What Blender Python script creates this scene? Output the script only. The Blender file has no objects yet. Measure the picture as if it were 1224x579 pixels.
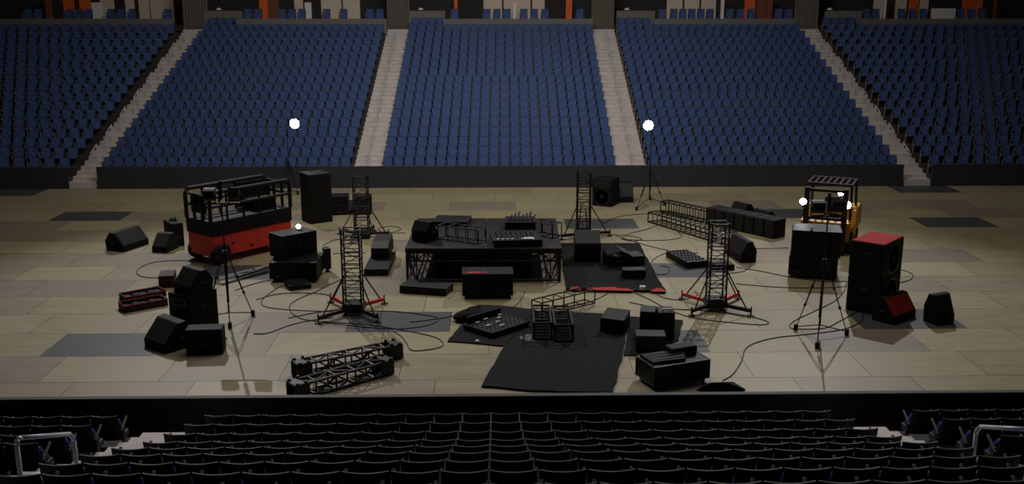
import bpy, math, random
from mathutils import Vector, Matrix
random.seed(11)
PI = math.pi
S = bpy.context.scene
COL = S.collection

# ------------------------------------------------------------------ camera
F, PITCH, YAW, H = 1224.7, 0.23788, 0.01893, 8.4933
W_, H_ = 1224, 579
cam_d = bpy.data.cameras.new('camera')
cam = bpy.data.objects.new('camera', cam_d)
COL.objects.link(cam)
cam.location = (0, 0, H)
cam.rotation_euler = (PI / 2 - PITCH, 0, -YAW)
cam_d.sensor_fit = 'HORIZONTAL'
cam_d.sensor_width = 36
cam_d.lens = F * 36 / W_
cam_d.clip_end = 300
S.camera = cam

_fw = Vector((math.sin(YAW) * math.cos(PITCH), math.cos(YAW) * math.cos(PITCH), -math.sin(PITCH)))
_rt = Vector((math.cos(YAW), -math.sin(YAW), 0))
_up = _rt.cross(_fw)

def ray(x, y):
    return _fw * F + _rt * (x - W_ / 2) - _up * (y - H_ / 2)

def G(x, y, z=0.0):
    """point of the place seen at photo position x, y on the level z"""
    d = ray(x, y)
    t = (z - H) / d.z
    return Vector((d.x * t, d.y * t, z))

def atY(x, y, Y):
    d = ray(x, y)
    t = Y / d.y
    return Vector((d.x * t, Y, H + d.z * t))

def rise(x, yb, yt, z0=0.0):
    """height of an upright edge standing at (x, yb) whose top shows at yt"""
    A = G(x, yb, z0)
    d = ray(x, yt)
    k = math.hypot(A.x, A.y) / math.hypot(d.x, d.y)
    return H + d.z * k - z0

# ------------------------------------------------------------------ materials
def lin(c):
    c /= 255
    return c / 12.92 if c <= 0.04045 else ((c + 0.055) / 1.055) ** 2.4

def rgb(r, g, b):
    return (lin(r), lin(g), lin(b), 1)

def mat(name, c, rough=0.6, metal=0.0, var=0.25, scale=6.0, spec=0.5, bump=0.0):
    m = bpy.data.materials.new(name)
    m.use_nodes = True
    nt = m.node_tree
    b = nt.nodes['Principled BSDF']
    b.inputs['Roughness'].default_value = rough
    b.inputs['Metallic'].default_value = metal
    b.inputs['Specular IOR Level'].default_value = spec
    n = nt.nodes.new('ShaderNodeTexNoise')
    n.inputs['Scale'].default_value = scale
    n.inputs['Detail'].default_value = 4
    tc = nt.nodes.new('ShaderNodeTexCoord')
    nt.links.new(tc.outputs['Object'], n.inputs['Vector'])
    r = nt.nodes.new('ShaderNodeMapRange')
    r.inputs['To Min'].default_value = 1 - var
    r.inputs['To Max'].default_value = 1 + var
    nt.links.new(n.outputs['Fac'], r.inputs['Value'])
    mx = nt.nodes.new('ShaderNodeVectorMath')
    mx.operation = 'SCALE'
    mx.inputs[0].default_value = c[:3]
    nt.links.new(r.outputs['Result'], mx.inputs['Scale'])
    nt.links.new(mx.outputs['Vector'], b.inputs['Base Color'])
    if bump:
        bp = nt.nodes.new('ShaderNodeBump')
        bp.inputs['Strength'].default_value = bump
        nt.links.new(n.outputs['Fac'], bp.inputs['Height'])
        nt.links.new(bp.outputs['Normal'], b.inputs['Normal'])
    return m

def glow(name, c, s):
    m = bpy.data.materials.new(name)
    m.use_nodes = True
    b = m.node_tree.nodes['Principled BSDF']
    b.inputs['Base Color'].default_value = (1, 1, 1, 1)
    b.inputs['Emission Color'].default_value = c
    b.inputs['Emission Strength'].default_value = s
    return m

M = {}
M['case'] = mat('black_laminate', rgb(22, 22, 24), 0.55, 0, 0.25, 5, 0.22)
M['cab'] = mat('black_paint', rgb(18, 18, 20), 0.65, 0, 0.3, 8, 0.2)
M['grille'] = mat('speaker_grille', rgb(14, 14, 15), 0.75, 0, 0.4, 60)
M['cone'] = mat('paper_cone', rgb(26, 26, 28), 0.5, 0, 0.2, 10)
M['trim'] = mat('dark_extrusion', rgb(52, 50, 46), 0.45, 0.4, 0.2, 8)
M['steel'] = mat('black_steel', rgb(17, 17, 18), 0.5, 0.2, 0.2, 10)
M['rubber'] = mat('rubber', rgb(20, 20, 20), 0.8, 0, 0.2, 10)
M['alu'] = mat('aluminium', rgb(150, 150, 152), 0.35, 0.9, 0.15, 10)
M['chrome'] = mat('chrome_tube', rgb(205, 205, 208), 0.4, 0.1, 0.1, 10)
M['red'] = mat('red_enamel', rgb(218, 52, 44), 0.5, 0, 0.12, 3)
M['redtrim_spill'] = mat('red_trim_light_spill', rgb(165, 32, 28), 0.9, 0, 0.35, 9)  # red of the tray rims and case label, and painted-in red light
M['yellow'] = mat('yellow_enamel', rgb(214, 150, 40), 0.5, 0, 0.12, 3)
M['white'] = mat('white_label', rgb(225, 222, 222), 0.6, 0, 0.08, 20)
M['mat'] = mat('black_stage_mat', rgb(25, 24, 25), 0.9, 0, 0.25, 3, 0.12, bump=0.15)
M['deck'] = mat('stage_deck', rgb(30, 27, 27), 0.5, 0, 0.35, 2.5, 0.3)
M['cable'] = mat('cable_rubber', rgb(22, 21, 20), 0.6, 0, 0.1, 10)
M['blue'] = mat('blue_seat_plastic', rgb(62, 82, 128), 0.6, 0, 0.12, 3, 0.15)
M['blueb'] = mat('blue_upholstery', rgb(38, 60, 150), 0.8, 0, 0.15, 12)
M['shell'] = mat('black_seat_shell', rgb(15, 15, 16), 0.6, 0, 0.15, 6, 0.25)
M['arm'] = mat('seat_armrest', rgb(88, 84, 74), 0.5, 0, 0.15, 10)
M['post'] = mat('seat_bracket', rgb(128, 122, 112), 0.5, 0.2, 0.15, 10)
M['conc'] = mat('pale_concrete', rgb(196, 187, 184), 0.85, 0, 0.2, 4)
M['tier'] = mat('dark_tier_concrete', rgb(52, 50, 50), 0.85, 0, 0.2, 2)
M['neartier'] = mat('shade_black_tier', rgb(24, 24, 26), 0.85, 0, 0.2, 2)  # shade beneath the seats is put into this near-black
M['wall'] = mat('charcoal_board', rgb(44, 44, 46), 0.7, 0, 0.1, 1.5)
M['wallblk'] = mat('black_board', rgb(16, 16, 18), 0.7, 0, 0.1, 1.5)
M['ledge'] = mat('grey_ledge', rgb(50, 49, 46), 0.7, 0, 0.1, 2)
M['fascia'] = mat('fascia_grey', rgb(110, 107, 102), 0.7, 0, 0.1, 2)
M['dark'] = mat('dark_plaster', rgb(40, 37, 36), 0.8, 0, 0.15, 2)
M['beige'] = mat('beige_panel', rgb(215, 196, 176), 0.7, 0, 0.08, 3)
M['orange'] = mat('orange_panel', rgb(225, 100, 32), 0.6, 0, 0.12, 3)
M['brown'] = mat('brown_panel', rgb(120, 66, 44), 0.6, 0, 0.15, 3)
M['curtain'] = mat('taupe_curtain', rgb(104, 94, 86), 0.8, 0, 0.15, 3)
M['wine'] = mat('wine_black', rgb(38, 27, 28), 0.7, 0, 0.2, 6)
M['lamp'] = glow('lamp_lens', (1.0, 0.97, 0.93, 1), 60)
M['tag'] = glow('small_lamp_lens', (1, 1, 1, 1), 1.6)

# ------------------------------------------------------------------ mesh builder
class MB:
    def __init__(s):
        s.v, s.f, s.m, s.mi = [], [], [], 0

    def add(s, vs, fs, T=None):
        o = len(s.v)
        for p in vs:
            p = Vector(p)
            s.v.append(T @ p if T is not None else p)
        for f in fs:
            s.f.append([o + i for i in f])
            s.m.append(s.mi)
        return s

    def box(s, c, d, bev=0.0, T=None):
        x, y, z = d[0] / 2, d[1] / 2, d[2] / 2
        c = Vector(c)
        if bev <= 0:
            vs = [c + Vector((sx * x, sy * y, sz * z)) for sx in (-1, 1) for sy in (-1, 1) for sz in (-1, 1)]
            fs = [(0, 1, 3, 2), (4, 6, 7, 5), (0, 4, 5, 1), (2, 3, 7, 6), (0, 2, 6, 4), (1, 5, 7, 3)]
            return s.add(vs, fs, T)
        b = min(bev, x * .9, y * .9, z * .9)
        vs, idx = [], {}
        for sx in (-1, 1):
            for sy in (-1, 1):
                for sz in (-1, 1):
                    for ax in range(3):
                        q = [sx * (x - b), sy * (y - b), sz * (z - b)]
                        q[ax] = (sx * x, sy * y, sz * z)[ax]
                        idx[(sx, sy, sz, ax)] = len(vs)
                        vs.append(c + Vector(q))
        fs = []
        for ax in range(3):
            o = [a for a in range(3) if a != ax]
            for sg in (-1, 1):
                q = []
                for a, bb in ((-1, -1), (1, -1), (1, 1), (-1, 1)):
                    k = [0, 0, 0]
                    k[ax], k[o[0]], k[o[1]] = sg, a, bb
                    q.append(idx[tuple(k) + (ax,)])
                fs.append(q)
        for ax in range(3):
            o = [a for a in range(3) if a != ax]
            for a in (-1, 1):
                for bb in (-1, 1):
                    k0 = [0, 0, 0]; k1 = [0, 0, 0]
                    k0[ax], k0[o[0]], k0[o[1]] = -1, a, bb
                    k1[ax], k1[o[0]], k1[o[1]] = 1, a, bb
                    fs.append([idx[tuple(k0) + (o[0],)], idx[tuple(k1) + (o[0],)], idx[tuple(k1) + (o[1],)], idx[tuple(k0) + (o[1],)]])
        for sx in (-1, 1):
            for sy in (-1, 1):
                for sz in (-1, 1):
                    fs.append([idx[(sx, sy, sz, a)] for a in range(3)])
        return s.add(vs, fs, T)

    def tube(s, p, q, r, n=8, r2=None, T=None):
        p, q = Vector(p), Vector(q)
        d = (q - p).normalized()
        a = d.orthogonal().normalized()
        b = d.cross(a)
        r2 = r if r2 is None else r2
        vs = []
        for k in range(n):
            t = 2 * PI * k / n + PI / n
            e = a * math.cos(t) + b * math.sin(t)
            vs += [p + e * r, q + e * r2]
        fs = [(2 * k, 2 * ((k + 1) % n), 2 * ((k + 1) % n) + 1, 2 * k + 1) for k in range(n)]
        fs.append([2 * k for k in range(n)][::-1])
        fs.append([2 * k + 1 for k in range(n)])
        return s.add(vs, fs, T)

    def path(s, pts, r, n=8, T=None):
        for a, b in zip(pts, pts[1:]):
            s.tube(a, b, r, n, T=T)
        return s

    def prism(s, prof, x0, x1, T=None):
        """prof: outline in (y, z), extruded along x"""
        n = len(prof)
        vs = [(x0, a, b) for a, b in prof] + [(x1, a, b) for a, b in prof]
        fs = [list(range(n))[::-1], [n + i for i in range(n)]]
        fs += [(i, (i + 1) % n, n + (i + 1) % n, n + i) for i in range(n)]
        return s.add(vs, fs, T)

    def slab(s, poly, z0, z1, T=None):
        n = len(poly)
        vs = [(p[0], p[1], z0) for p in poly] + [(p[0], p[1], z1) for p in poly]
        fs = [list(range(n))[::-1], [n + i for i in range(n)]]
        fs += [(i, (i + 1) % n, n + (i + 1) % n, n + i) for i in range(n)]
        return s.add(vs, fs, T)

    def lathe(s, prof, n=20, T=None):
        """prof: (radius, z) pairs turned about z"""
        vs = []
        for r, z in prof:
            for k in range(n):
                t = 2 * PI * k / n
                vs.append((r * math.cos(t), r * math.sin(t), z))
        fs = []
        for i in range(len(prof) - 1):
            for k in range(n):
                j = (k + 1) % n
                fs.append((i * n + k, i * n + j, (i + 1) * n + j, (i + 1) * n + k))
        fs.append([k for k in range(n)][::-1])
        fs.append([(len(prof) - 1) * n + k for k in range(n)])
        return s.add(vs, fs, T)

    def build(s, name, m, parent=None, smooth=False):
        me = bpy.data.meshes.new(name)
        me.from_pydata([tuple(v) for v in s.v], [], s.f)
        ms = m if isinstance(m, (list, tuple)) else [m]
        for k in ms:
            me.materials.append(k)
        if len(ms) > 1:
            me.polygons.foreach_set('material_index', s.m)
        import bmesh
        bm = bmesh.new()
        bm.from_mesh(me)
        bmesh.ops.recalc_face_normals(bm, faces=bm.faces)
        bm.to_mesh(me)
        bm.free()
        if smooth:
            me.polygons.foreach_set('use_smooth', [True] * len(me.polygons))
        me.update()
        o = bpy.data.objects.new(name, me)
        COL.objects.link(o)
        if parent is not None:
            o.parent = parent
        return o

def tag(o, label=None, cat=None, group=None, kind=None):
    if label: o['label'] = label
    if cat: o['category'] = cat
    if group: o['group'] = group
    if kind: o['kind'] = kind
    return o

def thing(name, label, cat, loc, rz=0.0, group=None):
    o = bpy.data.objects.new(name, None)
    o.empty_display_size = 0.2
    COL.objects.link(o)
    o.location = loc
    o.rotation_euler = (0, 0, rz)
    return tag(o, label, cat, group)

def copy_tree(o):
    r = o.copy()
    COL.objects.link(r)
    for ch in KIDS.get(o.name, []):
        c = ch.copy(); COL.objects.link(c); c.parent = r
        for g in KIDS.get(ch.name, []):
            d = g.copy(); COL.objects.link(d); d.parent = c
    return r
KIDS = {}
def kids(o):
    KIDS[o.name] = [c for c in COL.objects if c.parent == o]
    for c in KIDS[o.name]:
        KIDS[c.name] = [d for d in COL.objects if d.parent == c]

def struct(name, mb, m, label=None):
    return tag(mb.build(name, m), label, None, None, 'structure')

def T3(loc, rz=0, rx=0, ry=0):
    return Matrix.Translation(loc) @ Matrix.Rotation(rz, 4, 'Z') @ Matrix.Rotation(rx, 4, 'X') @ Matrix.Rotation(ry, 4, 'Y')

# ------------------------------------------------------------------ floor
TW, TD, Y0 = 2.7, 1.6957, 43.868
EDGE = {-1: (37, 235), 0: (128, 243), 1: (52.7, 253.5), 2: (57, 264.4), 3: (65, 276), 4: (65, 289), 5: (69.6, 303), 6: (79.7, 318),
        7: (119, 335.8), 8: (28, 354.5), 9: (31.4, 376), 10: (1156, 392.7), 11: (48, 426), 12: (43.5, 458), 13: (88.3, 458.6)}
DARK = {-1: [(0, 230), (1090, 228)], 2: [(105, 259), (915, 255)], 3: [(1130, 266), (720, 267)], 7: [(280, 326), (840, 322)],
        10: [(490, 386), (1090, 384)], 11: [(130, 412), (790, 408)]}
def floor():
    vs, fs, cs = [], [], []
    g = 0.007
    cols = [(150, 141, 114), (153, 144, 116), (145, 136, 110), (150, 142, 118), (141, 131, 109), (147, 138, 111), (155, 147, 120)]
    grey = [(132, 122, 110), (137, 126, 110)]
    for r in range(-1, 18):
        ya, yb = Y0 - r * TD, Y0 - (r + 1) * TD
        if r == -1: ya = 45.5
        if r in EDGE:
            off = G(*EDGE[r]).x
        else:
            off = random.uniform(0, TW)
        dk = [G(*q).x for q in DARK.get(r, [])]
        k0 = math.floor((-34 - off) / TW)
        for k in range(k0, k0 + 27):
            x0, x1 = off + k * TW, off + (k + 1) * TW
            c = random.choice(cols if random.random() < 0.8 else grey)
            if any(x0 <= d < x1 for d in dk):
                c = (72, 74, 77)
            o = len(vs)
            vs += [(x0 + g, yb + g, 0), (x1 - g, yb + g, 0), (x1 - g, ya - g, 0), (x0 + g, ya - g, 0)]
            fs.append((o, o + 1, o + 2, o + 3))
            cs.append([lin(q) for q in c] + [1])
    nt_ = len(fs)
    o = len(vs)
    vs += [(-36, 10, -0.006), (36, 10, -0.006), (36, 46.5, -0.006), (-36, 46.5, -0.006)]
    fs.append((o, o + 1, o + 2, o + 3)); cs.append([lin(62), lin(55), lin(44), 1])
    me = bpy.data.meshes.new('floor')
    me.from_pydata(vs, [], fs)
    at = me.color_attributes.new('tile', 'FLOAT_COLOR', 'CORNER')
    i = 0
    for p, c in zip(me.polygons, cs):
        for li in p.loop_indices:
            at.data[li].color = c
    m = bpy.data.materials.new('floor_panels')
    m.use_nodes = True
    nt = m.node_tree
    b = nt.nodes['Principled BSDF']
    a = nt.nodes.new('ShaderNodeVertexColor'); a.layer_name = 'tile'
    tc = nt.nodes.new('ShaderNodeTexCoord')
    mp = nt.nodes.new('ShaderNodeMapping'); mp.inputs['Scale'].default_value = (0.5, 2.2, 1)
    nt.links.new(tc.outputs['Object'], mp.inputs['Vector'])
    n = nt.nodes.new('ShaderNodeTexNoise'); n.inputs['Scale'].default_value = 1.6; n.inputs['Detail'].default_value = 7; n.inputs['Distortion'].default_value = 1.2
    nt.links.new(mp.outputs['Vector'], n.inputs['Vector'])
    r = nt.nodes.new('ShaderNodeMapRange'); r.inputs['From Min'].default_value = 0.3; r.inputs['From Max'].default_value = 0.7
    r.inputs['To Min'].default_value = 0.91; r.inputs['To Max'].default_value = 1.08
    nt.links.new(n.outputs['Fac'], r.inputs['Value'])
    mx = nt.nodes.new('ShaderNodeVectorMath'); mx.operation = 'SCALE'
    nt.links.new(a.outputs['Color'], mx.inputs[0]); nt.links.new(r.outputs['Result'], mx.inputs['Scale'])
    nt.links.new(mx.outputs['Vector'], b.inputs['Base Color'])
    r2 = nt.nodes.new('ShaderNodeMapRange'); r2.inputs['To Min'].default_value = 0.38; r2.inputs['To Max'].default_value = 0.58
    nt.links.new(n.outputs['Fac'], r2.inputs['Value']); nt.links.new(r2.outputs['Result'], b.inputs['Roughness'])
    b.inputs['Specular IOR Level'].default_value = 0.22
    me.materials.append(m)
    ob = bpy.data.objects.new('floor', me); COL.objects.link(ob)
    tag(ob, None, None, None, 'structure')
floor()

# ------------------------------------------------------------------ far stand
FY, FT, FR, FZ0 = 45.55, 0.82, 0.345, 0.46          # first tread front, tread depth, riser, first tread height
NR = 17
def fz(k): return FZ0 + FR * k
def fy(k): return FY + FT * k
def edge(x0, y0, Ya, x1, y1, Yb):
    a, b = atY(x0, y0, Ya).x, atY(x1, y1, Yb).x
    return lambda Y: a + (b - a) * (Y - Ya) / (Yb - Ya)
ST = [(edge(81.5, 226, 45.45, 211, 28, 59.3), edge(117, 226, 45.45, 242, 28, 59.3)),
      (edge(421, 198, 46.2, 460, 28, 59.3), edge(457, 198, 46.2, 488, 28, 59.3)),
      (edge(737, 198, 46.2, 709, 28, 59.3), edge(774, 198, 46.2, 737, 28, 59.3)),
      (edge(1079, 222, 45.45, 957, 28, 59.3), edge(1113, 222, 45.45, 986, 28, 59.3))]
for i, (a, b) in enumerate(ST):
    mb = MB()
    for j in range(NR * 2 + 3):
        z = FZ0 + FR / 2 * (j - 1)
        y = FY + FT / 2 * j
        xa, xb = a(y), b(y)
        mb.box(((xa + xb) / 2, y + FT / 4, z / 2), (xb - xa, FT / 2, z))
    struct('trim_%d' % (i + 1), mb, M['conc'], 'pale concrete aisle stairs, flight %s from the left' % ('first', 'second', 'third', 'fourth')[i])
lo_, hi_ = (lambda Y: -36.0), (lambda Y: 36.0)
BL = [(lo_, ST[0][0]), (ST[0][1], ST[1][0]), (ST[1][1], ST[2][0]), (ST[2][1], ST[3][0]), (ST[3][1], hi_)]
for i, (a, b) in enumerate(BL):
    mb = MB()
    for k in range(NR + 2):
        kk = min(k, NR)
        xa, xb = a(fy(k)) + 0.01, b(fy(k)) - 0.01
        mb.box(((xa + xb) / 2, fy(k) + FT / 2, fz(kk) / 2), (xb - xa, FT, fz(kk)))
    struct('trim_%d' % (i + 5), mb, M['tier'], 'dark stepped concrete tier beneath the blue seats')

nL, nR_ = atY(82.5, 226, 45.45).x, atY(117.3, 226, 45.45).x
mL, mR = atY(1078.7, 222, 45.45).x, atY(1112.3, 222, 45.45).x
WH = 0.985
for i, (a, b) in enumerate(((-36, nL), (nR_, mL), (mR, 36))):
    mb = MB().box(((a + b) / 2, 45.49, WH / 2), (b - a, 0.08, WH), 0.008)
    struct('wall_far' if i == 1 else ('wall_far_left' if i == 0 else 'wall_far_right'), mb, M['wall'])

# a flip-up seat, facing -Y, seat number axis x, base on its tread
SP = 0.48
def seat_meshes(low=False, near=False):
    n = 2 if low else 6
    w = 0.215 if not near else 0.229
    def panel(y0, y1, z0, z1, th, bow, tilt, ww=w):
        mb = MB()
        vs, fs = [], []
        for iz, z in enumerate((z0, (z0 + z1) / 2, z1)):
            for k in range(n + 1):
                u = -1 + 2 * k / n
                dip = -0.012 * (1 - u * u) if iz == 2 else 0
                y = y0 + (y1 - y0) * iz / 2 + bow * (1 - u * u)
                vs.append((u * ww, y, z + dip))
                vs.append((u * ww, y + th, z + dip))
        R = 2 * (n + 1)
        for iz in range(2):
            for k in range(n):
                a = iz * R + 2 * k
                fs.append((a, a + 2, a + R + 2, a + R))
                fs.append((a + 1, a + R + 1, a + R + 3, a + 3))
            a = iz * R; fs.append((a, a + R, a + R + 1, a + 1))
            a = iz * R + 2 * n; fs.append((a, a + 1, a + R + 1, a + R))
        for k in range(n):
            a = 2 * k; fs.append((a, a + 1, a + 3, a + 2))
            a = 2 * R + 2 * k; fs.append((a, a + 2, a + 3, a + 1))
        mb.add(vs, fs)
        return mb
    d = {}
    d['back_shell'] = (panel(0.50, 0.60, 0.36, 0.84, 0.02 if near else 0.03, 0.03, 0), M['shell'])
    d['back_cushion'] = (panel(0.455, 0.552, 0.40, 0.80 if near else 0.83, 0.04, 0.03, 0, 0.15 if near else 0.205), M['blue'])
    d['seat_pan'] = (panel(0.12 if near else 0.34, 0.42, 0.36, 0.70, 0.07, -0.01, 0, 0.18 if near else 0.176), M['blue'])
    d['armrest'] = (MB().box((-0.24, 0.40, 0.62), (0.04, 0.32, 0.035), 0 if low else 0.012, Matrix.Translation((0, 0.4, 0.62)) @ Matrix.Rotation(-0.45 if near else 0, 4, 'X') @ Matrix.Translation((0, -0.4, -0.62))), M['arm'])
    d['bracket'] = (MB().box((-0.24, 0.46, 0.30), (0.03, 0.10, 0.60), 0).box((-0.24, 0.33, 0.40), (0.03, 0.16, 0.10), 0), M['shell'] if near else M['post'])
    return d

def make_seat(name, near):
    r = thing(name, 'seat', 'seat', (0, 0, 0))
    for k, (mb, m) in seat_meshes(False, near).items():
        if near and k in ('back_cushion', 'seat_pan'): m = M['blueb']
        mb.build(k, m, r, smooth=False)
    kids(r)
    return r
ORD = ['first', 'second', 'third', 'fourth', 'fifth', 'sixth', 'seventh', 'eighth', 'ninth', 'tenth', 'eleventh', 'twelfth', 'thirteenth',
       'fourteenth', 'fifteenth', 'sixteenth', 'seventeenth', 'eighteenth', 'nineteenth', 'twentieth', 'twenty-first', 'twenty-second',
       'twenty-third', 'twenty-fourth', 'twenty-fifth', 'twenty-sixth', 'twenty-seventh', 'twenty-eighth']

def far_spots(b, k):
    """seat positions (x, turn) of row k in far block b"""
    a, e = BL[b][0](fy(k)), BL[b][1](fy(k))
    out = []
    if b in (1, 2, 3):
        n = int((e - a) / SP)
        st = a + 0.03
        q = (e - a - 0.06) / n
        return [(st + (i + 0.5) * q, 0.0) for i in range(n)]
    sp = 0.56
    yy = 200 - 10 * k
    u = k / 16.0
    anchor = -21.95 - 4.9 * u
    if b == 0:
        sp = (e - 0.27 - anchor) / max(1, int((e - 0.27 - anchor) / sp))
        i = -5
        while anchor + i * sp < e - 0.26:
            x = anchor + i * sp
            if x > -33: out.append((x, 0.13))
            i += 1
    else:
        anchor = 22.9 + 4.9 * u
        sp = (anchor - a - 0.27) / max(1, int((anchor - a - 0.27) / sp))
        i = -5
        while anchor - i * sp > a + 0.26:
            x = anchor - i * sp
            if x < 33: out.append((x, -0.13))
            i += 1
        out.reverse()
    return out
BN = ['outer left far block', 'inner left far block', 'middle far block', 'inner right far block', 'outer right far block']
proto = make_seat('stadium_seat', False)
first = True
low = seat_meshes(True)
order = ['back_shell', 'back_cushion', 'seat_pan', 'armrest', 'bracket']
mass = MB()
def mass_seat(T):
    for q, key in enumerate(order):
        mass.mi = (0, 1, 1, 2, 3)[q]
        mass.add(low[key][0].v, low[key][0].f, T)
for b in range(5):
    for k in range(NR + 1):
        sp = far_spots(b, k) if k < NR else []
        if k == NR and b > 0:                          # the short top row beside each stair head
            a = BL[b][0](fy(k))
            sp = [(a + 0.35 + SP * i, 0) for i in range(4)]
        c = 0
        for x, t in sp:
            p = Vector((x, fy(k) + 0.12, fz(k)))
            if k == 0:
                # keep only the seats the frame shows
                dd = p - Vector((0, 0, H))
                px = W_ / 2 + F * dd.dot(_rt) / dd.dot(_fw)
                if px < -12 or px > W_ + 12: continue
                s = proto if first else copy_tree(proto)
                first = False
                s.location = p
                s.rotation_euler = (0, 0, t)
                tag(s, 'blue seat, %s from left in the front row, %s' % (ORD[c], BN[b]), 'stadium seat', 'blue seats in the front row across the floor')
                c += 1
            else:
                mass_seat(T3(p, t))

# ------------------------------------------------------------------ suite level above the far stand
SZ = fz(NR - 1) + 0.82
PY = fy(NR) + 0.05
pz0, pz1 = fz(NR - 1), 6.80 + 0.28
gaps = []
np_ = 1
def panel_px(name, x0, x1, y0, y1, Y, th, m, label=None, zmin=None):
    a, b = atY(x0, y1, Y), atY(x1, y0, Y)
    z0 = a.z if zmin is None else zmin
    mb = MB().box(((a.x + b.x) / 2, Y + th / 2, (z0 + b.z) / 2), (b.x - a.x, th, b.z - z0), 0.01)
    return struct(name, mb, m, label)
tn = 20
for (x0, x1) in ((-30, 207), (282, 462), (530, 709), (781, 951), (1030, 1260)):
    panel_px('wall_parapet_%d' % np_, x0, x1, 22.5, 30, PY, 0.15, M['fascia'], None, zmin=fz(NR - 1)); np_ += 1
for (x0, x1) in ((243, 289), (489, 532), (737, 783), (986, 1031)):
    panel_px('wall_parapet_%d' % np_, x0, x1, 13, 22, PY + FT, 0.15, M['fascia'], None, zmin=fz(NR)); np_ += 1
SF = 6.72
mb = MB().box((0, PY + FT + 1.65, SF - 0.15), (80, 3.0, 0.3))
struct('floor_suite', mb, M['dark'])
mb = MB().box((0, PY + 4.2, 8.6), (84, 0.2, 5.0))
struct('wall_back', mb, M['dark'])
for i, (fa, fb) in enumerate(ST):
    mb = MB()
    n = 9
    a, b = fa(fy(NR)), fb(fy(NR))
    for k in range(n):
        x = a + (b - a) * (k + 0.5) / n
        mb.tube((x, fy(NR + 1) + 0.25, fz(NR) - 0.4), (x, fy(NR + 1) + 0.25, 9.6), (b - a) / n * 0.52, 8)
    tag(mb.build('pleated_curtain', M['curtain']), 'taupe pleated curtain at the head of the %s stairs from the left' % ORD[i], 'curtain', 'curtains at the stair heads')
KD = PY + 4.05
def wallpanel(x0, x1, y1, m, kind):
    global tn
    a, b = atY(x0, y1, KD), atY(x1, 0, KD)
    mb = MB().box(((a.x + b.x) / 2, KD, (SF + 9.6) / 2), (b.x - a.x, 0.10, 9.6 - SF), 0.01)
    if kind == 'door':
        mb.box((b.x - 0.12, KD - 0.07, SF + 1.0), (0.03, 0.06, 0.22))
    struct('trim_%d' % tn, mb, m); tn += 1
for x0, x1, m in ((76, 88, 'orange'), (95, 108, 'orange'), (120, 136, 'beige'), (150, 160, 'beige'), (166, 178, 'beige'), (180, 207, 'beige'),
                  (310, 320, 'orange'), (321, 333, 'brown'), (352, 362, 'beige'), (384, 408, 'beige'), (410, 430, 'beige'), (578, 600, 'beige'), (602, 634, 'beige'), (636, 651, 'beige'),
                  (797, 816, 'beige'), (818, 836, 'beige'), (838, 856, 'beige'), (890, 903, 'orange'), (904, 917, 'brown'), (1044, 1058, 'beige'),
                  (1070, 1084, 'beige'), (1086, 1098, 'orange'), (1099, 1110, 'beige'), (1150, 1175, 'orange')):
    wallpanel(x0, x1, 8, M[m], 'door' if m == 'beige' else '')
def px_post(x0, x1, y0, m, name, label, cat, group, dy=2.45):
    Y = PY + dy
    a, b = atY(x0, 20, Y), atY(x1, y0, Y)
    mb = MB().box(((a.x + b.x) / 2, Y, (SF + b.z) / 2), (b.x - a.x, 0.25, b.z - SF), 0.02)
    tag(mb.build(name, m), label, cat, group)
pn = 0
for x0, x1, y0, w in ((111, 122, 3, 'widest'), (365, 372, 3, ''), (613, 617, 3, ''), (861, 866, -6, ''), (1055, 1060, -6, ''), (1113, 1142, 10, '')):
    px_post(x0, x1, y0, M['white'], 'partition_post', 'white partition end between the suites, %s from the left' % ORD[pn], 'partition', 'white partitions along the suites'); pn += 1
pn = 0
for x0, x1, y0, m in ((56, 60, -6, 'brown'), (543, 547, -6, 'orange'), (676, 684, -6, 'orange'), (916, 924, -6, 'brown'), (1187, 1192, -6, 'brown')):
    px_post(x0, x1, y0, M[m], 'suite_column', '%s slim column behind the suite seats, %s from the left' % ('orange' if m == 'orange' else 'brown', ORD[pn]), 'column', 'columns along the suites', 2.8); pn += 1
for x0, x1 in ((26, 50), (75, 110), (125, 163), (190, 208), (290, 314), (331, 366), (379, 400), (402, 418), (436, 460), (534, 553), (576, 612), (620, 658), (684, 703),
               (784, 800), (801, 855), (867, 905), (925, 950), (1031, 1054), (1073, 1112), (1144, 1182)):
    for row in (0, 1):
        Y = PY + 0.95 + row * 0.9
        a, b = atY(x0, 15, Y).x, atY(x1, 15, Y).x
        n = max(1, int((b - a) / 0.52))
        for k in range(n):
            mass_seat(T3((a + (k + 0.5) * (b - a) / n, Y - 0.35, SF - 0.1 + row * 0.18)))
ms = mass.build('upper_seats', [M['shell'], M['blue'], M['arm'], M['post']])
tag(ms, 'blue flip-up seats filling every higher row across the floor up to the suites', 'stadium seats', None, 'stuff')
pn = 0
for x in (800 / 3.06, 300 / 2.914 + 400, 1018 / 2.914 + 400, 521 / 3.03 + 820):
    p = atY(x, 12, PY + FT + 0.07)
    r = thing('ledge_lamp', 'small white dome fitting on the raised parapet, %s from the left' % ORD[pn], 'light fitting', (p.x, p.y, p.z - 0.03), 0, 'dome fittings on the parapets'); pn += 1
    MB().lathe([(0.10, 0.0), (0.10, 0.03)], 14).build('base', M['arm'], r)
    MB().lathe([(0.16, 0.03), (0.15, 0.09), (0.09, 0.14), (0.01, 0.16)], 14).build('dome', M['white'], r, True)

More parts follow.
